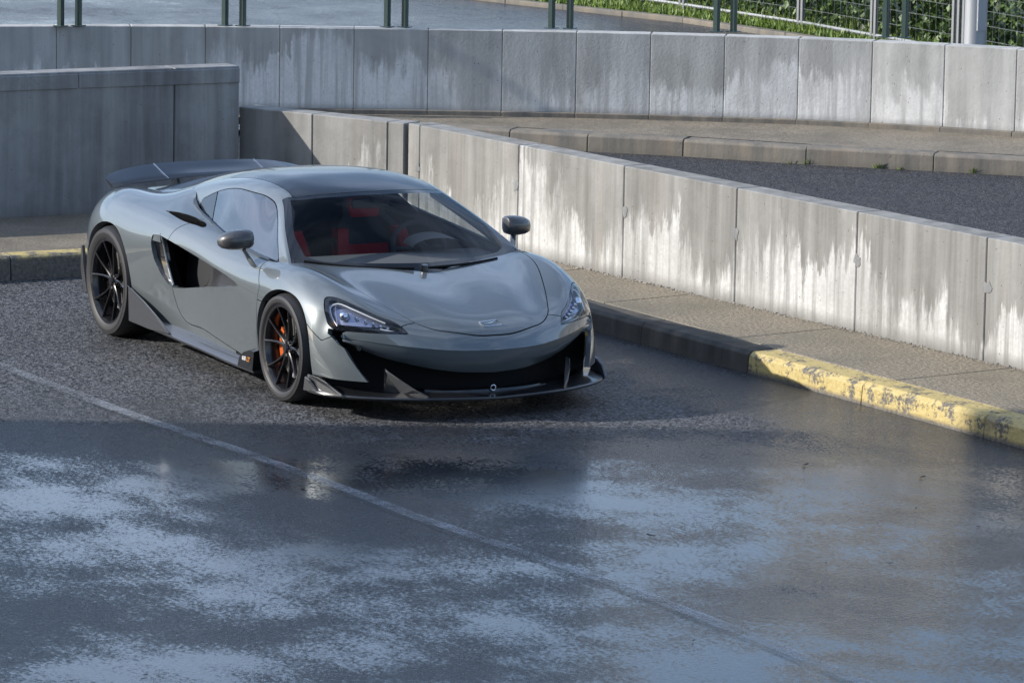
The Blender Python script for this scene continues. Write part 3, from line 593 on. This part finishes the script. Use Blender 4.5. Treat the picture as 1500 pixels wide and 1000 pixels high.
# side intake recess, blade, carbon door insert
for s_ in (-1, 1):
    rec = grid([[(.64,.70,.80),(.64,.60,.74),(.64,.58,.6),(.64,.60,.45),(.64,.70,.40)], [(.9,.86,.79),(.9,.68,.74),(.9,.63,.6),(.9,.67,.45),(.9,.84,.40)], [(1.2,.89,.76),(1.2,.77,.70),(1.2,.75,.59),(1.2,.77,.48),(1.2,.875,.43)], [(1.5,.905,.71),(1.5,.85,.655),(1.5,.838,.59),(1.5,.85,.53),(1.5,.885,.48)], [(1.8,.918,.67),(1.8,.893,.63),(1.8,.888,.60),(1.8,.89,.575),(1.8,.895,.54)], [(2.06,.92,.64),(2.06,.915,.62),(2.06,.913,.605),(2.06,.91,.59),(2.06,.905,.57)]], 6, 5, 0)
    r1 = clip(rec, rec.v[:, 0]-1.12); r0 = clip(rec, 1.12-rec.v[:, 0])
    it_ = emit('side_intake', r0, M['matt'], car, 'L' if s_ > 0 else 'R'); emit('door_insert', r1, M['carbon'], it_, 'L' if s_ > 0 else 'R')
    bl = [(.69,.925,.748,.80,.918,.765),(.705,.93,.70,.80,.90,.70),(.735,.928,.615,.815,.885,.60),(.80,.92,.53,.865,.88,.51),(.88,.905,.465,.925,.885,.452)]
    blc = crv([b[:3] for b in bl], 5); brc = crv([b[3:] for b in bl], 5)
    fixn(mesh('intake_blade', *loft([[(a[0], s_*a[1]*.985, a[2]), (b[0], s_*b[1]*1.005, b[2]), (b[0]+.012, s_*(b[1]-.02), b[2]), (b[0], s_*(b[1]-.06), b[2]), (a[0], s_*(a[1]-.05), a[2])] for a, b in zip(blc, brc)]), M['black'], it_, True, 40))
    mesh('blade_edge', *tube([(b[0]+.006, s_*(b[1]+.002), b[2]) for b in brc], .009, 8), M['paint'], it_, True)
    fixn(mesh('blade_cap', *loft([[(.685+q*.11, s_*(.928-q*.004), .752+q*.008), (.70+q*.105, s_*(.934-q*.01), .708), (.70+q*.105, s_*(.90), .708), (.685+q*.11, s_*.89, .75)] for q in (0, .35, .7, 1.0)]), M['paint'], it_, True, 40))
    # shoulder intake pocket
    hp = np.array(hole); fixn(mesh('shoulder_intake', *loft([[(x, s_*w_, zbody(x, w_)-.002) for x, w_ in hp[:-1]], [(x, s_*(w_*.98), .74) for x, w_ in hp[:-1]]], cap=False), M['black'], car))
    mesh('shoulder_intake_floor', [(x, s_*w_, .745) for x, w_ in hp[:-1]], [tuple(range(len(hp)-1))], M['matt'], car)
    # sill skirt
    sk = []
    for x in np.linspace(.40, 2.27, 16):
        e = np.interp(x, [.4, .7, 1.2, 1.9, 2.27], [.945, .962, .968, .962, .948]); zt = np.interp(x, [.4, 1.06, 1.46, 1.99, 2.27], [.205, .196, .186, .166, .16])
        sk.append([(x, s_*.875, zt+.008), (x, s_*.90, zt+.002), (x, s_*(e-.02), zt-.018), (x, s_*e, zt-.038), (x, s_*(e-.006), zt-.052), (x, s_*.80, zt-.062)])
    skm = fixn(mesh('side_skirt', *loft(sk), M['carbon'], car, True, 28))
    plate('skirt_fin', [(.40, s_*.958, .155), (.385, s_*.957, .375), (.47, s_*.957, .350), (.62, s_*.958, .312), (.80, s_*.96, .258), (.95, s_*.96, .208), (1.05, s_*.962, .168), (.75, s_*.962, .150)], .016, M['carbon'], skm)
    mesh('fin_edge', *tube(crv([(.385, s_*.964, .378), (.47, s_*.964, .353), (.62, s_*.965, .315), (.80, s_*.967, .261), (.95, s_*.967, .211), (1.05, s_*.968, .170)], 3), .006, 6), M['black'], skm, True)
    fixn(mesh('skirt_end', *loft([[(x, s_*.90, .125), (x, s_*.955, .125), (x, s_*.945, zt), (x, s_*.90, zt+.01)] for x, zt in ((2.06, .175), (2.12, .215), (2.20, .238), (2.275, .24))]), M['black'], skm, True, 30))
    # arch liners
    for cx_, r_, cz_ in ((2.665, .375, .315), (0, .40, .354)):
        th_ = np.linspace(-.35, math.pi+.35, 26)
        fixn(mesh('arch_liner', *loft([[(cx_+r_*math.cos(a), s_*w_, cz_+r_*.93*math.sin(a)) for a in th_] for w_ in (.90, .55)], cap=False, closed=False), M['matt'], car, True)); mesh('arch_wall', [(cx_+r_*math.cos(a), s_*.56, cz_+r_*.93*math.sin(a)) for a in th_], [tuple(range(26))], M['matt'], car)
mesh('floor_pan', *box_vf(-.6, 3.1, -.56, .56, .12, .14), M['matt'], car); mesh('floor_pan', *box_vf(.42, 2.25, -.88, .88, .13, .145), M['matt'], car)

# greenhouse
cano = grid([
 [(-.42,0,.915),(-.42,.25,.91),(-.40,.44,.895),(-.38,.53,.88),(-.36,.57,.86),(-.36,.60,.84)],
 [(.08,0,1.025),(.08,.25,1.012),(.10,.43,.965),(.12,.53,.93),(.15,.58,.89),(.15,.62,.85)],
 [(.50,0,1.105),(.50,.25,1.095),(.50,.43,1.055),(.50,.545,1.005),(.50,.60,.94),(.50,.64,.86)],
 [(.90,0,1.165),(.90,.25,1.155),(.90,.43,1.122),(.90,.553,1.068),(.90,.625,.97),(.90,.695,.86)],
 [(1.30,0,1.197),(1.30,.25,1.188),(1.30,.43,1.158),(1.30,.555,1.108),(1.30,.655,.985),(1.31,.748,.835)],
 [(1.65,0,1.188),(1.65,.25,1.180),(1.64,.44,1.150),(1.63,.560,1.102),(1.68,.675,.96),(1.75,.783,.785)],
 [(1.975,0,1.136),(1.945,.26,1.128),(1.86,.46,1.104),(1.805,.558,1.078),(1.93,.682,.93),(2.05,.793,.765)],
 [(2.37,0,.955),(2.32,.33,.952),(2.20,.575,.945),(2.12,.678,.935),(2.17,.738,.85),(2.23,.792,.762)],
 [(2.760,0,.742),(2.665,.365,.748),(2.515,.64,.757),(2.435,.778,.772),(2.435,.790,.765),(2.435,.795,.755)]], 12, 10, 5)
wsv = cano.uv[:, 1]; wsu = cano.uv[:, 0]
WS = lambda m: np.minimum((m.uv[:, 0]-6)*.35, (2.93-m.uv[:, 1])*.12)
ws = clip(cano, WS(cano)-.002); c2 = clip(cano, -WS(cano)-.002)
# the screen: black border and clear glass
wb = np.minimum(np.minimum((ws.uv[:, 0]-6.12)*.35, (7.80-.0*ws.uv[:, 1]-ws.uv[:, 0])*.4), (2.52-ws.uv[:, 1])*.2)
wb = wb-np.maximum(0, ws.uv[:, 0]-7.2)*np.maximum(0, ws.uv[:, 1]-1.8)*.16
wsc = emit('windscreen', clip(ws, wb), M['glass'], car, 'C'); emit('black_border', clip(ws, -wb), M['black'], wsc, 'C')
RF = lambda m: np.minimum((m.uv[:, 0]-2.9)*.35, (2.35-m.uv[:, 1])*.12)
rf = clip(c2, np.minimum(RF(c2), (5.995-c2.uv[:, 0])*.3)-.002); c3 = clip(c2, -RF(c2)-.002); c3 = clip(c3, np.where(c3.uv[:, 1] < 2.3, 2.9-c3.uv[:, 0], 1))
emit('roof', rf, M['roof'], car, 'C', .01)
deck = clip(c3, np.where(c3.uv[:, 1] < 2.36, 2.89-c3.uv[:, 0], .48-c3.v[:, 0])); c4 = clip(c3, -np.where(c3.uv[:, 1] < 2.36, 2.89-c3.uv[:, 0], .48-c3.v[:, 0]))
emit('engine_cover', deck, M['black'], car, 'C', .01)
DLO = np.vstack([crv([(2.29, .765), (2.12, .875), (1.90, 1.005), (1.77, 1.062), (1.66, 1.083), (1.45, 1.088), (1.13, 1.073), (.95, 1.035), (.76, .965)], 6), [(.76, .70), (2.29, .70)]])
dl_ = np.where(c4.uv[:, 1] > 2.4, sd(DLO, X(c4)), -1)
emit_p = clip(c4, -dl_-.002); win = clip(c4, dl_-.003)
QW = (win.v[:, 0]-(.93+(1.03-win.v[:, 2])*1.25))
for s_ in 'RL':
    emit('pillar', emit_p, M['paint'], car, s_, .012)
    emit('side_window', clip(win, QW-.008), M['sglass'], car, s_); emit('quarter_window', clip(win, -QW-.008), M['black'], car, s_, .006)
    sg = -1 if s_ == 'R' else 1
    mesh('window_seal', *tube([(x, sg*(np.interp(x, [.9, 1.215, 1.43, 1.965, 2.28], [.700, .738, .768, .797, .795])), np.interp(x, [.9, 1.215, 1.43, 1.965, 2.28], [.905, .862, .836, .785, .772])) for x in np.linspace(.95, 2.29, 16)], .011, 6), M['black'], car, True)
    # dark strip of the pillar behind the window
    pst = [(.66, .632), (.80, .675), (1.0, .714), (1.12, .728), (1.215, .742)]
    mesh('pillar_strip', *tube([(x, sg*w_, zbody(x, w_)-.002) for x, w_ in crv(pst, 4)], [.006]+[.014]*15+[.008], 8), M['roof'], car, True)
for s_ in (-1, 1): mesh('pillar_trim', *tube(crv([(1.72, s_*.525, 1.065), (1.83, s_*.525, 1.045), (2.10, s_*.645, .91), (2.40, s_*.745, .765)], 4), .030, 8), M['suede'], car, True)
# cowl and wipers
wp = tag(mesh('wiper', *tube(crv([(2.72, -.55+.5, .762), (2.70, .25, .768), (2.60, .52, .776)], 5), .008, 6), M['matt'], car, True))
mesh('wiper', *tube(crv([(2.45, -.70, .80), (2.60, -.45, .775), (2.725, -.10, .765)], 5), .008, 6), M['matt'], car, True)
mesh('wiper_hub', *tube([(2.74, -.04, .748), (2.745, -.04, .785)], .02, 10), M['black'], car, True)

# ------------------------------------------------------------------ headlights
n_h = vnormals(hlz)
for s_ in 'RL':
    sg = -1 if s_ == 'R' else 1
    bk_ = S(); bk_.v = hlz.v-n_h*.05; bk_.f = hlz.f; bk_.uv = hlz.uv
    hh_ = emit('headlight', bk_, M['black'], car, s_); emit('lens', hlz, M['lens'], hh_, s_)
    # black rim of the lamp, a ring on the surface
    ring = clip(hlz, .016-sd(HL, Fr(hlz))); rn = vnormals(ring); ring.v = ring.v-rn*.002; emit('bezel', ring, M['black'], hh_, s_)
    b2 = clip(bk_, sd(HL, Fr(bk_))-.022); b2.v = b2.v+vnormals(b2)*.006; emit('bowl', b2, M['violet'], hh_, s_)
    def onhl(w_, z, off):
        d2 = (hlz.v[:, 1]-w_)**2+(hlz.v[:, 2]-z)**2; i = np.argsort(d2)[:8]; wt = 1/(d2[i]+1e-5); wt /= wt.sum(); p_ = np.array([(hlz.v[i, 0]*wt).sum(), w_, z])-(n_h[i]*wt[:, None]).sum(0)*off; return (p_[0], sg*p_[1], p_[2])
    dr = [onhl(w_, z, .018) for w_, z in crv([(.835, .53), (.842, .58), (.828, .632), (.79, .652), (.73, .628), (.66, .592), (.60, .563)], 4)]
    mesh('daytime_strip', *tube(dr, .0045, 6), M['white'], hh_, True)
    mesh('daytime_strip', *tube([onhl(w_, z, .018) for w_, z in crv([(.545, .512), (.60, .520), (.64, .527)], 3)], .004, 6), M['white'], hh_, True)
    p_ = np.array(onhl(.79, .595, .03)); ball = [[p_+np.array([.034*math.cos(t_)*1.0, .030*math.sin(t_)*math.cos(a), .030*math.sin(t_)*math.sin(a)]) for a in np.linspace(0, 2*math.pi, 14, endpoint=False)] for t_ in np.linspace(.05, 1.6, 7)]
    fixn(mesh('projector', *loft(ball), M['silver'], hh_, True))
    for w_, z in ((.735, .588), (.70, .575), (.665, .562), (.632, .548), (.60, .536)):
        p_ = np.array(onhl(w_, z, .028)); fixn(mesh('led', *loft([[p_+np.array([q_, .011*r_*math.cos(a), .011*r_*math.sin(a)]) for a in np.linspace(0, 2*math.pi, 8, endpoint=False)] for q_, r_ in ((-.01, 1), (.008, 1), (.014, .5))]), M['silver'], hh_, True))
    mesh('side_marker', *tube([onhl(.848, .55, .012), onhl(.846, .515, .012)], .006, 6), M['amber'], hh_, True)

# ------------------------------------------------------------------ wheels
def lathe(prof, n=56):
    return loft([[(r_*math.cos(a), y, r_*math.sin(a)) for r_, y in prof] for a in np.linspace(0, 2*math.pi, n+1)], cap=False, closed=False)
def wheel(x, R_, rr, wid, yo, s_):
    z = R_-.004; loc = (x, s_*yo, z)
    pr = [(rr+.006, -.004), (rr+.002, -.002), (rr-.012, -.006), (rr-.02, -.02), (rr-.028, -.05), (rr-.03, -wid+.02), (rr, -wid)]
    wh = fixn(mesh('wheel', *lathe(pr), M['rim'], car, True, 30)); wh.location = loc
    if s_ < 0: wh.rotation_euler.z = math.pi
    sw_ = R_-rr
    tp = [(rr-.004, -.012), (rr+.004, 0.0), (rr+sw_*.25, .009), (rr+sw_*.5, .011), (rr+sw_*.52, .009), (rr+sw_*.78, .004), (R_-.012, -.010), (R_-.003, -.026), (R_, -.05), (R_, -wid*.33), (R_-.007, -wid*.335), (R_-.007, -wid*.365), (R_, -wid*.37), (R_, -wid+.05), (R_-.012, -wid+.01), (rr, -wid)]
    fixn(mesh('tyre', *lathe(tp, 72), M['tyre'], wh, True, 28))
    # ten slim spokes in pairs, swept back to a recessed hub
    def spoke(a):
        secs = []
        for r_, y, w_, t_ in ((.035, -.040, .016, .030), (.075, -.040, .012, .028), (.13, -.034, .0095, .024), (.19, -.020, .0085, .020), (rr-.012, -.006, .011, .016)):
            secs.append([(r_, y, -w_*.72), (r_, y+.004, -w_*.3), (r_, y+.004, w_*.3), (r_, y, w_*.72), (r_, y-t_, w_*.7), (r_, y-t_, -w_*.7)])
        return secs
    sm = None
    for i in range(5):
        for d in (-.314, .314):
            a = i*2*math.pi/5+d+.35; hub_a = i*2*math.pi/5+d*.45+.35
            o = mesh('spoke', [], [], None, wh); v, f = loft(spoke(0)); vv = []
            for (r_, y, t_) in v:
                k_ = (r_-.035)/(rr-.047); aa = hub_a+(a-hub_a)*k_+.0; vv.append((r_*math.cos(aa)-t_*math.sin(aa), y, r_*math.sin(aa)+t_*math.cos(aa)))
            bpy.data.objects.remove(o); fixn(mesh('spoke', vv, f, M['rim'], wh, True, 25))
    fixn(mesh('hub', *lathe([(.0, -.022), (.024, -.022), (.028, -.028), (.03, -.042), (.052, -.046), (.06, -.06), (.06, -.09)], 28), M['rim'], wh, True, 30))
    for i in range(5):
        a = i*2*math.pi/5+.35+.63; mesh('wheel_bolt', *tube([(.043*math.cos(a), -.05, .043*math.sin(a)), (.043*math.cos(a), -.034, .043*math.sin(a))], .009, 8), M['disc'], wh, True)
    fixn(mesh('brake_disc', *lathe([(.07, -.10), (.07, -.088), (.185, -.088), (.185, -.118), (.07, -.118)], 40), M['disc'], wh, True, 30))
    th_ = np.linspace(math.pi-.55, math.pi+.55, 9) if s_ > 0 else np.linspace(-.55, .55, 9)
    cs = [[(r_*math.cos(a), y, r_*math.sin(a)) for r_, y in ((.150, -.080), (.192, -.078), (.200, -.09), (.200, -.14), (.150, -.14))] for a in th_]
    cl = fixn(mesh('caliper', *loft(cs), M['orange'] if x > 1 else M['black'], wh, True, 30))
    mesh('inner_barrel', *lathe([(rr-.034, -wid+.03), (.05, -wid+.03)], 30), M['matt'], wh)
for s_ in (-1, 1):
    wheel(2.665, .325, .257, .225, .945, s_); wheel(0, .356, .271, .29, .948, s_)

# ------------------------------------------------------------------ mirrors, wing, rear, details
for s_ in (-1, 1):
    secs = []
    for w_, rx, rz, cx_, cz_ in ((.862, .052, .040, 2.03, .892), (.868, .066, .052, 2.03, .89), (.90, .082, .060, 2.025, .887), (.95, .086, .060, 2.015, .884), (1.0, .078, .054, 2.005, .880), (1.035, .058, .042, 1.995, .876), (1.052, .034, .024, 1.985, .873), (1.058, .008, .006, 1.98, .872)):
        secs.append([(cx_+rx*(math.copysign(abs(math.cos(a))**.75, math.cos(a))*(1 if math.cos(a) > 0 else .6)), s_*w_, cz_+rz*math.copysign(abs(math.sin(a))**.8, math.sin(a))) for a in np.linspace(0, 2*math.pi, 20, endpoint=False)])
    mr_ = fixn(mesh('door_mirror', *loft(secs), M['carbon'], car, True, 50))
    st_ = [[(c[0]+a*tx, s_*(c[1]+b*.012), c[2]) for a, b in ((1, 0), (.6, 1), (-.6, 1), (-1, 0), (-.6, -1), (.6, -1))] for c, tx in (((2.03, .925, .845), .028), ((2.06, .912, .815), .030), ((2.09, .893, .77), .035), ((2.105, .876, .735), .042), ((2.11, .862, .722), .040))]
    fixn(mesh('stalk', *loft(st_), M['paint'], mr_, True, 50))
    plate('mirror_glass', [(1.967, s_*.88, .855), (1.965, s_*1.03, .86), (1.965, s_*1.03, .895), (1.967, s_*.88, .925)], .004, M['chrome'], mr_, .001)
# rear wing
wn = []
for w_ in np.linspace(-.735, .735, 41):
    q = abs(w_)/.735; e = max(0, (q-.80)/.20); ch = .265*(1-.5*e**2.2); zf = .936-.035*q**4; dip = .016*math.exp(-(w_/.33)**4); xf = -.36-.05*e**2.2
    tilt = .078*(1-.55*q**3)
    wn.append([(xf, w_, zf+dip), (xf-.012, w_, zf+.009+dip), (xf-ch*.35, w_, zf+.010+tilt*.30), (xf-ch*.75, w_, zf+.008+tilt*.75), (xf-ch, w_, zf+.006+tilt), (xf-ch, w_, zf+tilt), (xf-ch*.6, w_, zf-.006+tilt*.5), (xf-ch*.2, w_, zf-.007+dip)])
wg = fixn(mesh('rear_wing', *loft(wn), M['roof'], car, True, 35))
for s_ in (-1, 1):
    fixn(mesh('wing_support', *loft([[(x, s_*(.28+d), z) for x, d in ((x0, -.009), (x0, .009), (x1, .009), (x1, -.009))] for x0, x1, z in ((-.36, -.48, .86), (-.41, -.53, .945))]), M['paint'], wg))
    mesh('wing_joint', *tube([(-.372, s_*.36, .946), (-.453, s_*.36, .968), (-.559, s_*.36, .998), (-.625, s_*.36, 1.015)], .003, 5), M['silver'], wg)
# tail: dark rear panel, bumper wings
emit('rear_panel', grid([[(-.80, 0, .83), (-.80, .3, .83), (-.78, .6, .81), (-.735, .69, .73)], [(-.84, 0, .6), (-.83, .3, .6), (-.80, .6, .6), (-.74, .735, .55)], [(-.82, 0, .3), (-.81, .3, .3), (-.78, .6, .3), (-.73, .70, .3)]], 5, 5, 0), M['matt'], car, 'C')
for s_ in (-1, 1):
    plate('rear_winglet', [(-.53, s_*.90, .50), (-.50, s_*.905, .52), (-.47, s_*.91, .40), (-.43, s_*.90, .22), (-.50, s_*.89, .2), (-.55, s_*.895, .36)], .02, M['carbon'], car)
df = mesh('diffuser', *box_vf(-.85, -.45, -.62, .62, .16, .30), M['carbon'], car); bevel(df, .02, 2)
# hood badge: open chrome outline
def on_hood(x, y):
    i = np.argmin((hood.v[:, 0]-x)**2+(hood.v[:, 1]-abs(y))**2); return hood.v[i][2]+(hood.v[i][0]-x)*.36
bp = [(3.520, -.066), (3.556, -.058), (3.552, .066), (3.508, .050), (3.520, -.066)]
mesh('badge', *join(tube([(x, y, on_hood(x, y)+.003) for x, y in bp], .0036, 6), tube([(x, y, on_hood(x, y)+.003) for x, y in ((3.536, -.045), (3.532, 0), (3.518, .038))], [.002, .004, .002], 6)), M['chrome'], car, True)
def text(name, s, size, mt, parent, origin, xd, up, ext=.0008):
    cu = bpy.data.curves.new(name, 'FONT'); cu.body = s; cu.size = size; cu.extrude = ext; ob = bpy.data.objects.new(name, cu); C.objects.link(ob)
    me = bpy.data.meshes.new_from_object(ob.evaluated_get(bpy.context.evaluated_depsgraph_get())); bpy.data.objects.remove(ob)
    o = bpy.data.objects.new(name, me); me.materials.clear(); me.materials.append(mt); C.objects.link(o); o.parent = parent
    xd, up = Vector(xd).normalized(), Vector(up).normalized(); n_ = xd.cross(up); o.matrix_local = Matrix.Translation(origin) @ Matrix((xd, up, n_)).transposed().to_4x4(); return o
sk_r = [o for o in car.children if o.name.startswith('side_skirt')]
for o_, s_ in zip(sk_r, (-1, 1)):
    if s_ < 0:
        text('lettering', '600', .036, M['white'], o_, (2.125, -.9555, .172), (1, 0, 0), (0, .09, 1)); text('lettering', 'LT', .040, M['oprint'], o_, (2.193, -.9555, .171), (1, 0, 0), (0, .09, 1))
    else:
        text('lettering', '600', .036, M['white'], o_, (2.26, .9555, .172), (-1, 0, 0), (0, -.09, 1)); text('lettering', 'LT', .040, M['oprint'], o_, (2.19, .9555, .171), (-1, 0, 0), (0, -.09, 1))

# ------------------------------------------------------------------ interior
mesh('cabin_floor', *box_vf(.55, 2.45, -.68, .68, .20, .22), M['suede'], car); mesh('bulkhead', *box_vf(.62, .68, -.50, .50, .22, .98), M['suede'], car)
for s_ in (-1, 1): mesh('door_card', *loft([[(x, s_*w_, z) for w_, z in ((.70, .25), (.72, .25), (np.interp(x, [.7, 1.2, 1.6, 2.4], [.66, .715, .755, .765]), np.interp(x, [.7, 1.2, 1.6, 2.4], [.88, .855, .81, .755])), (np.interp(x, [.7, 1.2, 1.6, 2.4], [.60, .655, .695, .70]), np.interp(x, [.7, 1.2, 1.6, 2.4], [.86, .835, .79, .74])))] for x in (.7, 1.2, 1.6, 2.0, 2.4)]), M['suede'], car, True, 30)
ds = [[(2.70-.9*(abs(y)/.78)**2*.33, y, .715), (2.45-.18*(abs(y)/.78)**2, y, .738), (2.15, y, .755+.012*math.cos(y*6)), (1.98, y, .75), (1.93, y, .71), (1.98, y, .55), (2.5, y, .5)] for y in np.linspace(-.70, .70, 19)]
db = fixn(mesh('dashboard', *loft(ds), M['dash'], car, True, 40))
bi = [[(2.12+.02*math.cos(a), .37+.17*math.cos(a), .79+.055*max(0, math.sin(a))) for a in np.linspace(0, math.pi, 11)], [(1.94, .37+.16*math.cos(a), .80+.06*max(0, math.sin(a))) for a in np.linspace(0, math.pi, 11)]]
mesh('binnacle', *loft([bi[0] if False else [(x, y, z) for x, y, z in bi[0]], bi[1]], cap=False, closed=False), M['dash'], db, True)
def stw(r_, a): return Vector((1.82, .38, .745))+Matrix.Rotation(math.radians(-24), 3, 'Y') @ Vector((0, r_*math.cos(a), r_*.93*math.sin(a)))
sw2 = mesh('steering_wheel', *tube([stw(.178, a) for a in np.linspace(0, 2*math.pi, 33)], .017, 8), M['suede'], car, True)
for a in (0, math.pi, -math.pi/2): mesh('wheel_spoke', *tube([stw(.02, a), stw(.175, a)], .016, 6), M['suede'], sw2, True)
mesh('wheel_boss', *tube([tuple(stw(0, 0)+Vector((-.03, 0, 0))), tuple(stw(0, 0)+Vector((.10, 0, -.03)))], .055, 14), M['suede'], sw2, True)
irm = fixn(mesh('interior_mirror', *loft([[(1.90+.018*a, y, 1.052+b*h_) for a, b in ((1, -.8), (1, .8), (0, 1), (-1, .8), (-1, -.8), (0, -1))] for y, h_ in ((-.125, .018), (-.115, .030), (0, .036), (.115, .030), (.125, .018))]), M['black'], car, True, 40)); mesh('mirror_arm', *tube([(1.92, 0, 1.06), (1.955, 0, 1.125)], .009, 6), M['black'], irm)
for s_ in (-1, 1):
    y0 = .36*s_
    def seatsec(pts, m_, nm, par, sh=40):
        o = fixn(mesh(nm, *loft([[(x, y0+y, z) for x, y, z in s__] for s__ in pts]), m_, par, True, sh)); return o
    def ring(z, x, hw, d, sd2):  # seat back outline at height z: shell with side bolsters
        return [(x-.06, -hw, z), (x+sd2, -hw, z), (x+sd2, -hw+.06, z), (x+d, -hw+.10, z), (x+d, hw-.10, z), (x+sd2, hw-.06, z), (x+sd2, hw, z), (x-.06, hw, z)]
    st = seatsec([ring(.30, 1.22, .25, .02, .12), ring(.45, 1.17, .26, .02, .13), ring(.60, 1.12, .27, .02, .14), ring(.72, 1.09, .265, .02, .12), ring(.80, 1.06, .21, .02, .07), ring(.86, 1.04, .15, .02, .03), ring(.98, 1.01, .135, .02, .03), ring(1.02, 1.0, .10, .0, .0)], M['suede'], 'seat', car)
    seatsec([[(1.25, -.24, .28), (1.75, -.23, .33), (1.75, -.23, .43), (1.25, -.24, .38)], [(1.25, .24, .28), (1.75, .23, .33), (1.75, .23, .43), (1.25, .24, .38)]], M['suede'], 'cushion', st)
    for d in (-1, 1): seatsec([[(1.245+.0, d*.235-.045, .46), (1.305, d*.235-.04, .46), (1.305, d*.235+.04, .46), (1.245, d*.235+.045, .46)], [(1.20, d*.235-.05, .60), (1.272, d*.235-.04, .60), (1.272, d*.235+.04, .60), (1.20, d*.235+.04, .60)], [(1.12, d*.20-.05, .79), (1.195, d*.20-.04, .79), (1.195, d*.20+.03, .79), (1.12, d*.20+.035, .79)]], M['red'], 'bolster', st)
    seatsec([[(1.16, -.14, .40), (1.20, -.13, .40), (1.20, .13, .40), (1.16, .14, .40)], [(1.115, -.15, .68), (1.135, -.14, .68), (1.135, .14, .68), (1.115, .15, .68)]], M['red'], 'insert', st)
    seatsec([[(1.05, -.115, .845), (1.078, -.095, .845), (1.078, .095, .845), (1.05, .115, .845)], [(1.04, -.125, .90), (1.075, -.10, .90), (1.075, .10, .90), (1.04, .125, .90)], [(1.02, -.12, .965), (1.052, -.10, .965), (1.052, .10, .965), (1.02, .12, .965)]], M['red'], 'headrest', st)

# ------------------------------------------------------------------ small things on the ground
def leaf(px, py, sz):
    p_ = atz(px, py, 0); n_ = 7; a0 = random.random()*6.28; c_ = random.uniform(.3, .5)
    V = [(sz*math.cos(a)*math.cos(a0)-sz*c_*math.sin(a)*math.sin(a0), sz*math.cos(a)*math.sin(a0)+sz*c_*math.sin(a)*math.cos(a0), .006+sz*.25*abs(math.cos(a))*random.uniform(.5, 1.3)) for a in np.linspace(0, 6.283, n_, endpoint=False)]+[(0, 0, .006)]
    o = mesh('fallen_leaf', V, [(j, (j+1) % n_, n_) for j in range(n_)], M['leaf']); o.location = p_; tag(o, 'small dark fallen leaf lying flat on the asphalt', 'leaf', 'leaves scattered on the lot')
M['leaf'] = simple('dead_leaf', (.03, .022, .015), .7)
for px, py, sz in ((1180, 682, .03), (1351, 700, .03), (1303, 826, .022), (1341, 746, .016), (955, 786, .035), (1210, 826, .014), (1433, 772, .014), (957, 683, .02), (790, 621, .014), (405, 714, .03), (443, 714, .03), (949, 655, .016), (130, 486, .02), (212, 990, .02), (1015, 940, .016), (430, 655, .018), (700, 968, .02), (120, 925, .016)): leaf(px, py, sz)
def weed(px, py, n_, h):
    p_ = atz(px, py, 0); V, F = [], []
    for i in range(n_):
        a = random.random()*6.28; r_ = random.random()*.05; l_ = h*random.uniform(.3, .7); b0 = len(V); w_ = .006; x, y = r_*math.cos(a), r_*math.sin(a)
        V += [(x-w_*math.sin(a), y+w_*math.cos(a), 0), (x+w_*math.sin(a), y-w_*math.cos(a), 0), (x+l_*.6*math.cos(a), y+l_*.6*math.sin(a), l_)]; F.append((b0, b0+1, b0+2))
    o = mesh('weed', V, F, bpy.data.materials['grass_blades']); o.location = (p_[0], p_[1], .005); return o
for (px, py, n_, h), lb in zip(((1160, 240, 30, .05), (1183, 241, 60, .09), (1286, 247, 60, .08), (1320, 249, 24, .05), (1424, 254, 40, .10)), ('low flat green weed at the foot of the upper kerb', 'thick round green weed tuft against the upper kerb', 'green weed tuft below the cracked kerb stone', 'tiny green sprout next to the cracked kerb stone', 'tall loose green weed at the upper kerb')): tag(weed(px, py, n_, h), lb, 'weed', 'weeds along the upper kerb')

V, F = [], []
for i in range(1500):          # grit and dead leaf crumbs along the foot of the front wall
    x = random.uniform(-2.8, 9.5); y = 2.975+.1013*x-.005-abs(random.gauss(0, .035)); r_ = random.uniform(.004, .014); b0 = len(V)
    V += [(x+r_*math.cos(a), y+r_*math.sin(a)*.8, .143) for a in (0, 2.1, 4.2)]+[(x, y, .143+r_*random.uniform(.5, 1.1))]; F += [(b0, b0+1, b0+3), (b0+1, b0+2, b0+3), (b0+2, b0, b0+3)]
tag(mesh('grit', V, F, leafmat('grit_bits', (.02, .017, .012), (.12, .10, .07))), 'dark grit and crumbs along the foot of the low wall', 'grit', kind='stuff')
